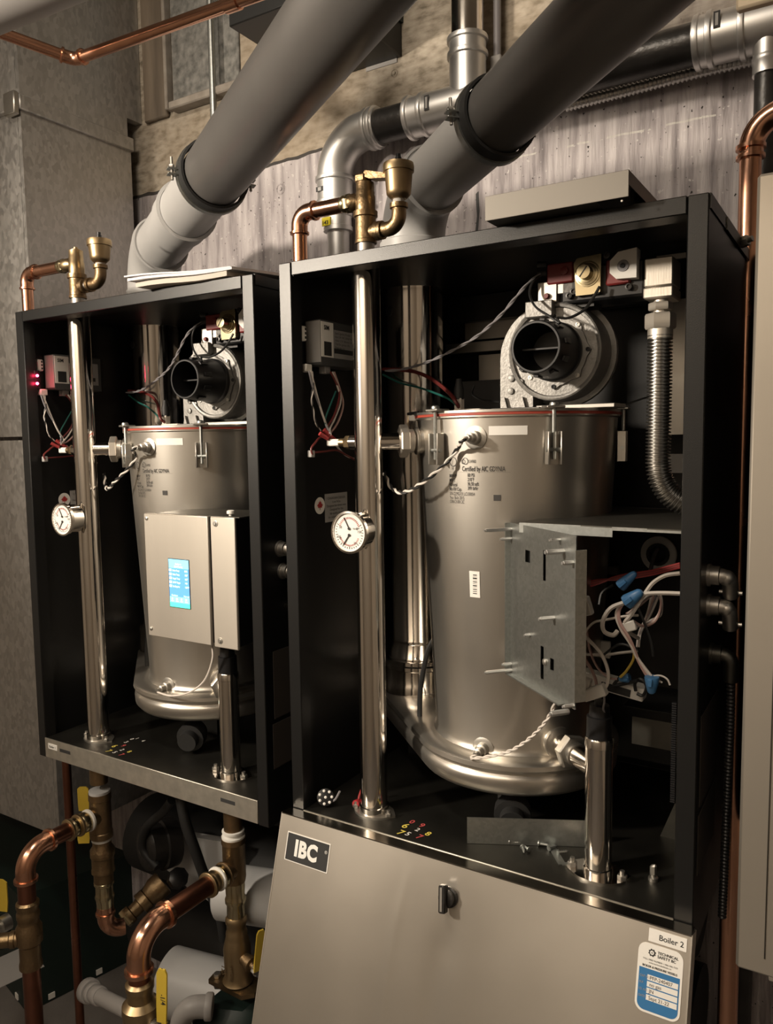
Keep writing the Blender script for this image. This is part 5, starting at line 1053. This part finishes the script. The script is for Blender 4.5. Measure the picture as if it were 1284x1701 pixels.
for i, (u, v, an, lb_) in enumerate(SCR):
    p = on_tray(u, v)+V((0, 0, .0036)); d = V((math.cos(math.radians(an)), math.sin(math.radians(an)), 0))
    t_ = thing('screw', lb_, 'screw', p-V((0, 0, .0032)), 'loose screws on the tray')
    MB().lathe(p, d, [(0, .0034), (.0012, .0036), (.0018, .0034), (.0022, .0018)], 10).build('head', 'zinc_plate', t_)
    MB().lathe(p+d*.0018, d, [(x_*.0014, .0019 if x_ % 2 else .0014) for x_ in range(9)]+[(.0135, .0006)], 8).build('thread', 'zinc_plate', t_)
p = on_tray(541, 1339); cbn = thing('connector_plug', 'round black plug with pale pins lying at the left corner of the tray', 'plug', p)
cc = p+V((0, 0, .0135)); ax_ = (CAM-cc).normalized(); MB().lathe(cc+ax_*.004, -ax_, [(0, .009), (.001, .0125), (.008, .0125), (.015, .010)], 20).build('shell', 'black_plastic', cbn)
x, y__, d = frame(ax_)
for k in range(8):
    a = 2*math.pi*k/7; r = .0092 if k < 7 else 0
    MB().lathe(cc+ax_*.004+x*r*math.cos(a)+y__*r*math.sin(a), ax_, [(0, .0021), (.001, .0021), (.0016, .001)], 8).build('pin', 'label_white', cbn)
MB().tube(smooth_path([cc-ax_*.01, cc+V((.012, .004, -.004)), cc+V((.022, .006, .012))], 5), .0016, 6).build('lead', 'grey_wire', cbn)
p = on_tray(593, 1342); rw = thing('wire_terminal', 'small red wire terminal beside the foot of the supply pipe', 'wire terminal', p)
MB().lathe(p+V((0, 0, .007)), V((.2, -1, .25)), [(-.006, .003), (-.005, .0055), (.004, .0058), (.006, .005), (.006, .0022), (.003, .002)], 14).build('sleeve', 'red_paint', rw); MB().tube(smooth_path([p+V((0, .005, .006)), p+V((-.004, .012, .012)), p+V((.0, .02, .03))], 5), .0016, 6).build('lead', 'red_wire', rw)
# ---------------------------------------------------------------- piping below the touchscreen boiler
X_A = PL.x+DXB; X_B = PR.x+DXB; YA = PL.y; YBq = PR.y; zb1 = TR+DZB-LIP
def zA(v): return ay(165, v, YA).z
def zBv(v): return ay(387, v, YBq).z
def vert(x, y, prof, m, name, root, seg=24):
    z0 = prof[0][0]; MB().lathe((x, y, z0), (0, 0, -1), [(z0-z, r) for z, r in prof], seg).build(name, m, root)
wa = thing('supply_piping', 'bronze tee and copper bend hanging below the left of the touchscreen boiler', 'pipe fitting', (X_A, YA, FZ))
xA = ay(166, 1330, YA).x
zb_top = zb1+.002
def hexv(x, y, z0, z1, r, m, name, root): MB().hexa((x, y, z0), (x, y, z1), r, .3, 8).build(name, m, root)
MB().cyl((xA, YA, zb_top+.03), (xA, YA, zA(1300)), .0165).build('nipple', 'bronze', wa); hexv(xA, YA, zb_top+.001, zb_top-.012, .026, 'bronze', 'union_nut', wa)
vert(xA, YA, [(zA(1311), .016), (zA(1312), .0195), (zA(1317), .0195), (zA(1318), .016)], 'white_pvc', 'tape_ring', wa)
vert(xA, YA, [(zA(1316), .0205), (zA(1326), .0208), (zA(1327), .0195), (zA(1378), .0195), (zA(1379), .0208), (zA(1388), .0208)], 'bronze', 'tee', wa)
vert(xA, YA, [(zA(1387), .0175), (zA(1390), .0185), (zA(1393), .0185)], 'cloth_tape', 'tape_ring', wa)
vert(xA, YA, [(zA(1392), .017), (zA(1402), .0175), (zA(1408), .0225), (zA(1418), .0225), (zA(1420), .0205), (zA(1438), .0205), (zA(1440), .0215), (zA(1444), .0215), (zA(1446), .018), (zA(1460), .018)], 'bronze', 'valve_body', wa)
vert(xA, YA, [(zA(1458), .0155), (zA(1460), .0185), (zA(1464), .0185), (zA(1466), .016), (zA(1480), .016), (zA(1484), .018), (zA(1490), .016), (zA(1502), .015)], 'nickel_brass', 'press_coupling', wa)
R = .03; z_ = zA(1518)
MB().tube([V((xA, YA, zA(1500))), V((xA, YA, z_))]+arc((xA, YA, z_), (0, 0, -1), (.55, 1, .12), R, 8), .0155, 20).lathe((xA, YA, zA(1509)), (0, 0, -1), [(0, .0155), (.001, .018), (.005, .018), (.006, .0155)], 20).build('copper_elbow', 'copper', wa)
# branch toward the viewer and down
zbr = zA(1352)
eA = ax(42, 1440, xA)          # on the vertical leg
yd = eA.y; L_ = YA-yd; R = .036; rq = .0148
MB().cyl((xA, YA, zbr), (xA, YA-.028, zbr), .0165).build('branch', 'bronze', wa)
for s_, w_, r_, m_ in ((.024, .006, .0205, 'cloth_tape'), (.030, .016, .0185, 'nickel_brass'), (.046, .006, .0205, 'brass'), (.052, .014, .0175, 'nickel_brass'), (.066, .006, .020, 'brass')):
    if s_ < L_-R: MB().lathe((xA, YA-s_, zbr), (0, -1, 0), [(0, r_*.9), (w_*.2, r_), (w_*.8, r_), (w_, r_*.9)], 22).build('press_ring', m_, wa)
MB().cyl((xA, YA-.06, zbr), (xA, yd+R, zbr), rq, seg=22).build('pipe', 'dark_copper', wa)
zl = zbr-R
MB().tube([V((xA, yd+R+.014, zbr)), V((xA, yd+R, zbr))]+arc((xA, yd+R, zbr), (0, -1, 0), (0, 0, -1), R, 12)+[V((xA, yd, zl-.016))], rq+.0016, 24).lathe((xA, yd+R+.016, zbr), (0, -1, 0), [(0, rq), (.001, rq+.005), (.006, rq+.005), (.007, rq)], 22).lathe((xA, yd, zl-.010), (0, 0, -1), [(0, rq), (.001, rq+.005), (.006, rq+.005), (.007, rq)], 22).build('copper_elbow', 'copper', wa)
zY = lambda v: ay(46, v, yd).z
MB().cyl((xA, yd, zl), (xA, yd, zY(1500)), rq, seg=22).build('pipe', 'dark_copper', wa)
vert(xA, yd, [(zY(1496), .0155), (zY(1499), .019), (zY(1505), .019), (zY(1507), .0175), (zY(1512), .0175), (zY(1515), .019), (zY(1522), .019), (zY(1524), .0175), (zY(1532), .0175), (zY(1538), .0215), (zY(1562), .0215), (zY(1566), .0175), (zY(1590), .0175), (zY(1596), .019), (zY(1602), .019), (zY(1604), .0155)], 'bronze', 'tee_valve', wa)
MB().lathe((xA, yd, zY(1556)), (-.75, -.65, 0), [(0, .013), (.022, .013), (.023, .0145), (.03, .0145), (.032, .0125), (.055, .0125)], 20).build('side_outlet', 'bronze', wa)
MB().cyl((xA, yd, zY(1600)), (xA, yd, FZ), rq, seg=22).build('pipe', 'dark_copper', wa)
# yellow handles
def handle(root, c, updir, w, L_, yaw, name='handle'):
    x = V((math.cos(yaw), math.sin(yaw), 0)); u = V(updir).normalized(); n = x.cross(u).normalized(); pts = []
    for (sx_, sz) in ((-.45, 0), (-.5, .3), (-.5, .92), (-.3, 1), (.3, 1), (.5, .92), (.5, .3), (.45, 0)): pts.append(V(c)+x*w*sx_+u*L_*sz)
    return MB().prism(pts, n*.0028).build(name, 'yellow_handle', root)
p = ay(140, 1346, .10); handle(wa, p, (.0, 0, 1), .022, .050, .6, 'valve_handle')
p = ay(140, 1400, .10); handle(wa, p, (0, 0, 1), .024, .030, .6, 'valve_handle')
# thin copper riser further back
p = ay(112, 1300, .09); tag(MB().cyl((p.x, .09, FZ), (p.x, .09, TR+DZB-.004), .0088, seg=18).build('copper_tube', 'dark_copper'), 'thin dark copper tube running straight down below the touchscreen boiler', 'copper pipe')
# return side
wb = thing('return_piping', 'bronze tee, copper bend and yellow handled valve below the right of the touchscreen boiler', 'pipe fitting', (X_B, YBq, FZ))
xB = ay(388, 1400, YBq).x
MB().cyl((xB, YBq, zb_top+.03), (xB, YBq, zBv(1380)), .0155).build('nipple', 'bronze', wb); hexv(xB, YBq, zb_top+.001, zb_top-.014, .024, 'bronze', 'union_nut', wb)
vert(xB, YBq, [(zBv(1377), .0160), (zBv(1378), .0185), (zBv(1381), .0185), (zBv(1383), .0160), (zBv(1386), .0160), (zBv(1387), .0195), (zBv(1391), .0190)], 'white_paint', 'tape_ring', wb)
vert(xB, YBq, [(zBv(1390), .020), (zBv(1398), .0205), (zBv(1400), .019), (zBv(1455), .019), (zBv(1462), .0175)], 'bronze', 'tee', wb)
vert(xB, YBq, [(zBv(1460), .0165), (zBv(1470), .0165), (zBv(1485), .0155), (zBv(1489), .0175), (zBv(1495), .0175), (zBv(1498), .0150), (zBv(1520), .0150)], 'nickel_brass', 'press_coupling', wb)
vert(xB, YBq, [(zBv(1518), .0155), (zBv(1522), .0180), (zBv(1528), .0180), (zBv(1531), .0160), (zBv(1540), .0160), (zBv(1544), .018), (zBv(1550), .018), (zBv(1556), .0195), (zBv(1570), .023), (zBv(1604), .022), (zBv(1616), .022), (zBv(1622), .026)], 'brass', 'valve_body', wb)
zf = zBv(1624); MB().prism([(xB-.045, YBq-.024, zf), (xB+.03, YBq-.026, zf), (xB+.045, YBq-.01, zf), (xB+.045, YBq+.02, zf), (xB-.03, YBq+.024, zf), (xB-.048, YBq-.01, zf)], (0, 0, -.008)).build('pump_flange', 'bronze', wb)
MB().hexa((xB-.036, YBq-.012, zf), (xB-.036, YBq-.012, zf+.007), .0065).hexa((xB-.036, YBq-.012, zf-.008), (xB-.036, YBq-.012, zf-.018), .0075).build('flange_bolt', 'dull_steel', wb)
text('cast_text', '125', .012, (xB-.014, YBq-.0235, zBv(1590)), (0, 0, -1), (1, 0, 0), 'brass', wb, .0002); text('cast_text', 'WOG', .010, (xB+.003, YBq-.0235, zBv(1588)), (0, 0, -1), (1, 0, 0), 'brass', wb, .0002)
MB().lathe((xB+.018, YBq-.004, zBv(1580)), (1, -.2, -.1), [(0, .0105), (.012, .0105), (.013, .0125), (.022, .0125), (.023, .007), (.034, .007)], 16).build('valve_stem', 'bronze', wb); MB().hexa((xB+.046, YBq-.01, zBv(1584)), (xB+.054, YBq-.0115, zBv(1585)), .0085).build('stem_nut', 'dull_steel', wb)
handle(wb, (xB+.053, YBq-.012, zBv(1584)), (.15, 0, 1), .014, .075, 1.2, 'valve_handle')
zbr = zBv(1440); eB = ax(228, 1545, xB); yd = eB.y; R = .040; rq = .0155
MB().cyl((xB, YBq, zbr), (xB, YBq-.026, zbr), .0165).build('branch', 'bronze', wb)
for s_, w_, r_, m_ in ((.022, .005, .0205, 'bronze'), (.028, .010, .0185, 'nickel_brass'), (.038, .004, .020, 'white_paint'), (.042, .014, .0175, 'brass'), (.056, .007, .0205, 'brass')):
    MB().lathe((xB, YBq-s_, zbr), (0, -1, 0), [(0, r_*.9), (w_*.2, r_), (w_*.8, r_), (w_, r_*.9)], 22).build('press_ring', m_, wb)
MB().cyl((xB, YBq-.058, zbr), (xB, yd+R, zbr), rq, seg=24).build('pipe', 'dark_copper', wb)
zl = zbr-R
MB().tube([V((xB, yd+R+.016, zbr)), V((xB, yd+R, zbr))]+arc((xB, yd+R, zbr), (0, -1, 0), (0, 0, -1), R, 12)+[V((xB, yd, zl-.018))], rq+.0016, 24).lathe((xB, yd+R+.018, zbr), (0, -1, 0), [(0, rq), (.001, rq+.0055), (.007, rq+.0055), (.008, rq)], 22).lathe((xB, yd, zl-.012), (0, 0, -1), [(0, rq), (.001, rq+.0055), (.007, rq+.0055), (.008, rq)], 22).build('copper_elbow', 'copper', wb)
zY = lambda v: ay(228, v, yd).z
MB().cyl((xB, yd, zl), (xB, yd, zY(1632)), rq, seg=22).build('pipe', 'dark_copper', wb)
vert(xB, yd, [(zY(1626), .016), (zY(1630), .0205), (zY(1638), .0205), (zY(1641), .0185), (zY(1656), .0185), (zY(1664), .0265), (zY(1676), .0270), (zY(1678), .026), (zY(1720), .026), (zY(1740), .018), (zY(1760), .018)], 'brass', 'ball_valve', wb)
text('cast_text', 'Z', .016, (xB-.010, yd-.0265, zY(1694)), (1, 0, 0), (0, 0, 1), 'brass', wb, .0003)
MB().cyl((xB, yd, zY(1755)), (xB, yd, FZ), rq, seg=22).build('pipe', 'dark_copper', wb)
ps = V((xB+.026, yd, zY(1690))); MB().lathe(ps-V((.004, 0, 0)), (1, -.1, 0), [(0, .011), (.012, .011), (.013, .0075), (.02, .0075)], 16).hexa(ps+V((.016, 0, 0)), ps+V((.026, 0, 0)), .009).build('valve_stem', 'dull_steel', wb)
hnd = handle(wb, (xB+.047, yd-.002, zY(1672)), (.06, 0, 1), .0165, .082, .25, 'valve_handle')
MB().obox(V((xB+.046, yd-.001, zY(1682))), V((1, 0, 0)), V((0, 1, 0)), V((.5, 0, 1)).normalized(), (.004, .0015, .012)).build('handle_neck', 'yellow_handle', wb)
text('handle_text', 'TOYO 1-1/4', .0105, (xB+.046, yd-.0052, zY(1585)), (.06, 0, -1), (1, .25, .06), 'ink', wb, .0002)
# second valve group behind: pump isolation valve with union, hoses, white drain parts
iv = thing('isolation_valve', 'dark bronze valve body tilted behind the copper bends under the touchscreen boiler', 'valve', ay(255, 1480, .16))
c0 = ay(205, 1530, .12); c1 = ay(272, 1465, .20); d = (c1-c0)
MB().lathe(c0, d, [(0, .012), (.01, .012), (.011, .018), (.02, .018), (.022, .014), (.04, .0145), (.042, .022), (.058, .022), (.060, .019), (d.length*.78, .026), (d.length*.98, .026), (d.length, .021)], 20).build('body', 'bronze', iv)
MB().hexa(c0+d*.02, c0+d*.15, .019, .2).build('union_nut', 'nickel_brass', iv)
cq = ay(292, 1462, .2); MB().lathe(cq, (.6, -.3, .5), [(0, .016), (.014, .022), (.03, .02), (.034, .012)], 8).build('knob', 'black_plastic', iv)
hs = MB().tube(smooth_path([ay(300, 1325, .12), ay(308, 1365, .12), ay(325, 1415, .13), ay(345, 1470, .15), ay(365, 1520, .18), ay(372, 1560, .2)], 6), .010, 12).build('drain_hose', 'black_rubber'); tag(hs, 'black drain hose slanting down behind the return piping', 'hose')
hs = MB().tube(smooth_path([ay(262, 1440, .17), ay(238, 1410, .17), ay(243, 1375, .17), ay(270, 1350, .17), ay(285, 1330, .17)], 8), .009, 12).build('coiled_hose', 'black_rubber'); tag(hs, 'black hose curving around the round circulator pump', 'hose')
# black pipe runs added to darken the gap under the boilers; pump is guessed
hd = thing('shade_filler', 'added black pipe runs filling the shaded gap below the touchscreen boiler', 'pipe', (-1.05, .37, -.80)); MB().cyl((-1.46, .385, -.72), (-.20, .385, -.72), .09, seg=32).build('upper_filler', 'black_rubber', hd)
for x_ in (-1.2, -.9, -.6): MB().lathe((x_, .385, -.72), (1, 0, 0), [(0, .09), (.001, .0915), (.025, .0915), (.026, .09)], 32, False).build('filler_band', 'black_plastic', hd)
MB().cyl((-1.46, .385, -1.15), (-.20, .385, -1.15), .09, seg=32).build('lower_filler', 'black_rubber', hd); MB().cyl((-1.46, .385, -.94), (-.20, .385, -.94), .09, seg=32).build('lower_filler', 'black_rubber', hd); MB().cyl((-.95, .375, -.80), (-.95, .375, -.64), .03).build('filler_link', 'black_rubber', hd); MB().cyl((-.95, .385, -1.2), (-.95, .385, -.74), .03).build('filler_link', 'black_rubber', hd)
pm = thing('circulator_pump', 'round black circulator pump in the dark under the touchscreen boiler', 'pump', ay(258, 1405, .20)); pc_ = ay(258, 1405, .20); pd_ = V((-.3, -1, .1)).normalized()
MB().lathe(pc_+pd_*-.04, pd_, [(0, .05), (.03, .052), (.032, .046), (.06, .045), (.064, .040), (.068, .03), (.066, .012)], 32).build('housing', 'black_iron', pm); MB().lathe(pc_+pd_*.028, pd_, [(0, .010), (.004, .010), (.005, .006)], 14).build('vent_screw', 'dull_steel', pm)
# white neutralizer drums
def drum(label, c, d, r, L_, grp='white drain cylinders under the boilers'):
    root = thing('drain_cylinder', label, 'cylinder', V(c), grp); d = V(d).normalized()
    MB().lathe(V(c)-d*L_/2, d, [(0, r*.9), (.004, r), (L_-.004, r), (L_, r*.9)], 36).build('barrel', 'white_pvc', root)
    MB().lathe(V(c)-d*(L_/2+.001), d, [(0, r*.6), (-.004, r*.55)], 24).build('end_cap', 'white_pvc', root)
drum('white cylinder peeking out beside the steel cover and return piping', ay(437, 1490, .12), (1, .3, 0), .047, .16)
drum('pale cylinder low behind the bronze pump flange', ay(352, 1648, .16), (1, .25, -.05), .062, .20)
a = [ay(262, 1432, .265), ay(305, 1388, .265), ay(378, 1400, .265), ay(372, 1512, .265), ay(318, 1480, .265)]
tag(MB().prism(a, (0, .02, 0)).build('white_panel', 'white_pvc'), 'white angular plastic panel behind the black drain hose', 'panel')
# pvc condensate fittings
def pvc(label, pts, r, rings):
    root = thing('pvc_fitting', label, 'pipe fitting', pts[0], 'pale plastic drain fittings'); MB().tube(pts, r, 22).build('pipe', 'pipe_white', root)
    for (i, s, w, rr) in rings:
        d = (pts[i+1]-pts[i]).normalized(); MB().lathe(pts[i]+d*s, d, [(0, rr*.93), (.002, rr), (w-.002, rr), (w, rr*.93)], 22).build('hub', 'pipe_white', root)
p0_, p1_ = ay(146, 1645, .0), ay(216, 1680, -.03)
pvc('pale plastic reducer pointing at the low brass ball valve', [p0_, p1_], .0135, ((0, -.004, .018, .0215), (0, .016, .012, .018), (0, .032, .02, .0165)))
q0, q1, q2 = ay(298, 1720, -.02), ay(303, 1690, -.02), ay(345, 1672, .0)
pvc('pale plastic elbow low between the ball valve and the steel cover', smooth_path([q0, q1, ay(318, 1674, -.015), q2], 5), .0175, ((14, .0, .012, .021),))
tag(MB().obox(ay(390, 1690, .05), V((1, .2, .15)).normalized(), V((0, 1, 0)), V((0, 0, 1)), (.06, .05, .035), .02).build('pump_housing', 'dark_green'), 'dark green pump housing at the bottom behind the steel cover', 'pump')
# left edge valve with yellow handle
lv = thing('edge_valve', 'yellow handled valve cut off by the left edge of the picture', 'valve', ay(6, 1540, .05))
handle(lv, ay(-2, 1512, .05), (0, 0, 1), .05, .072, .35, 'valve_handle'); MB().lathe(ay(14, 1530, .06), (0, -1, 0), [(0, .018), (.02, .018), (.022, .01), (.035, .01)], 16).build('stem', 'dull_steel', lv); MB().lathe(ay(0, 1570, .06), (0, 0, 1), [(0, .02), (.01, .024), (.05, .024), (.06, .018)], 20).build('body', 'dark_green', lv)
# dark green bin on the floor with pale tabs, paper on it
g0 = az(45, 1684, FZ); g1 = az(252, 1578, FZ); g2 = az(-60, 1600, FZ); gx = (g1-g0); gx.z = 0; gy = V((-gx.y, gx.x, 0)).normalized()*.75
if gy.x > 0: gy = -gy
gb = thing('floor_bin', 'dark green bin with pale tabs along its foot on the floor at lower left', 'bin', g0+(gx+gy)/2)
hgt = .30; MB().prism([g0+V((0, 0, .002)), g0+gx*1.3, g0+gx*1.3+gy, g0+gy], (0, 0, hgt)).build('bin_body', 'dark_green', gb)
u_ = gx.normalized(); w_ = gy.normalized()
for f in (.18, .55, .92): MB().obox(g0+gx*f-w_*.002+V((0, 0, .016)), u_, w_, V((0, 0, 1)), (.008, .0015, .007)).build('tab', 'label_white', gb)
MB().obox(g0+w_*.12*.5-u_*.002+V((0, 0, .016)), w_, u_, V((0, 0, 1)), (.008, .0015, .007)).build('tab', 'label_white', gb)
pc = az(6, 1612, FZ+hgt+.002); tag(MB().obox(pc, u_, w_, V((0, 0, 1)), (.065, .05, .0005)).build('paper_sheet', 'label_grey'), 'printed paper sheet lying on the dark green bin', 'paper')
# cast lamp bodies outside the view, where the light comes from
lm = thing('work_lamp', 'clamp work lamp with metal shade behind the camera on the left', 'lamp', (KEY[0], KEY[1], FZ))
dl = (V(AIM)-V(KEY)).normalized(); lc = V(KEY)
MB().lathe(lc-dl*.16, dl, [(0, .03), (.05, .035), (.06, .05), (.13, .085), (.131, .083), (.061, .047)], 28, False).build('shade', 'dull_steel', lm)
MB().cyl((lc-dl*.14), V((lc.x-.03, lc.y-.06, FZ)), .012, seg=12).build('stand', 'black_iron', lm); MB().lathe((lc.x-.03, lc.y-.06, FZ), (0, 0, 1), [(0, .14), (.01, .14), (.02, .02)], 24).build('base', 'black_iron', lm)
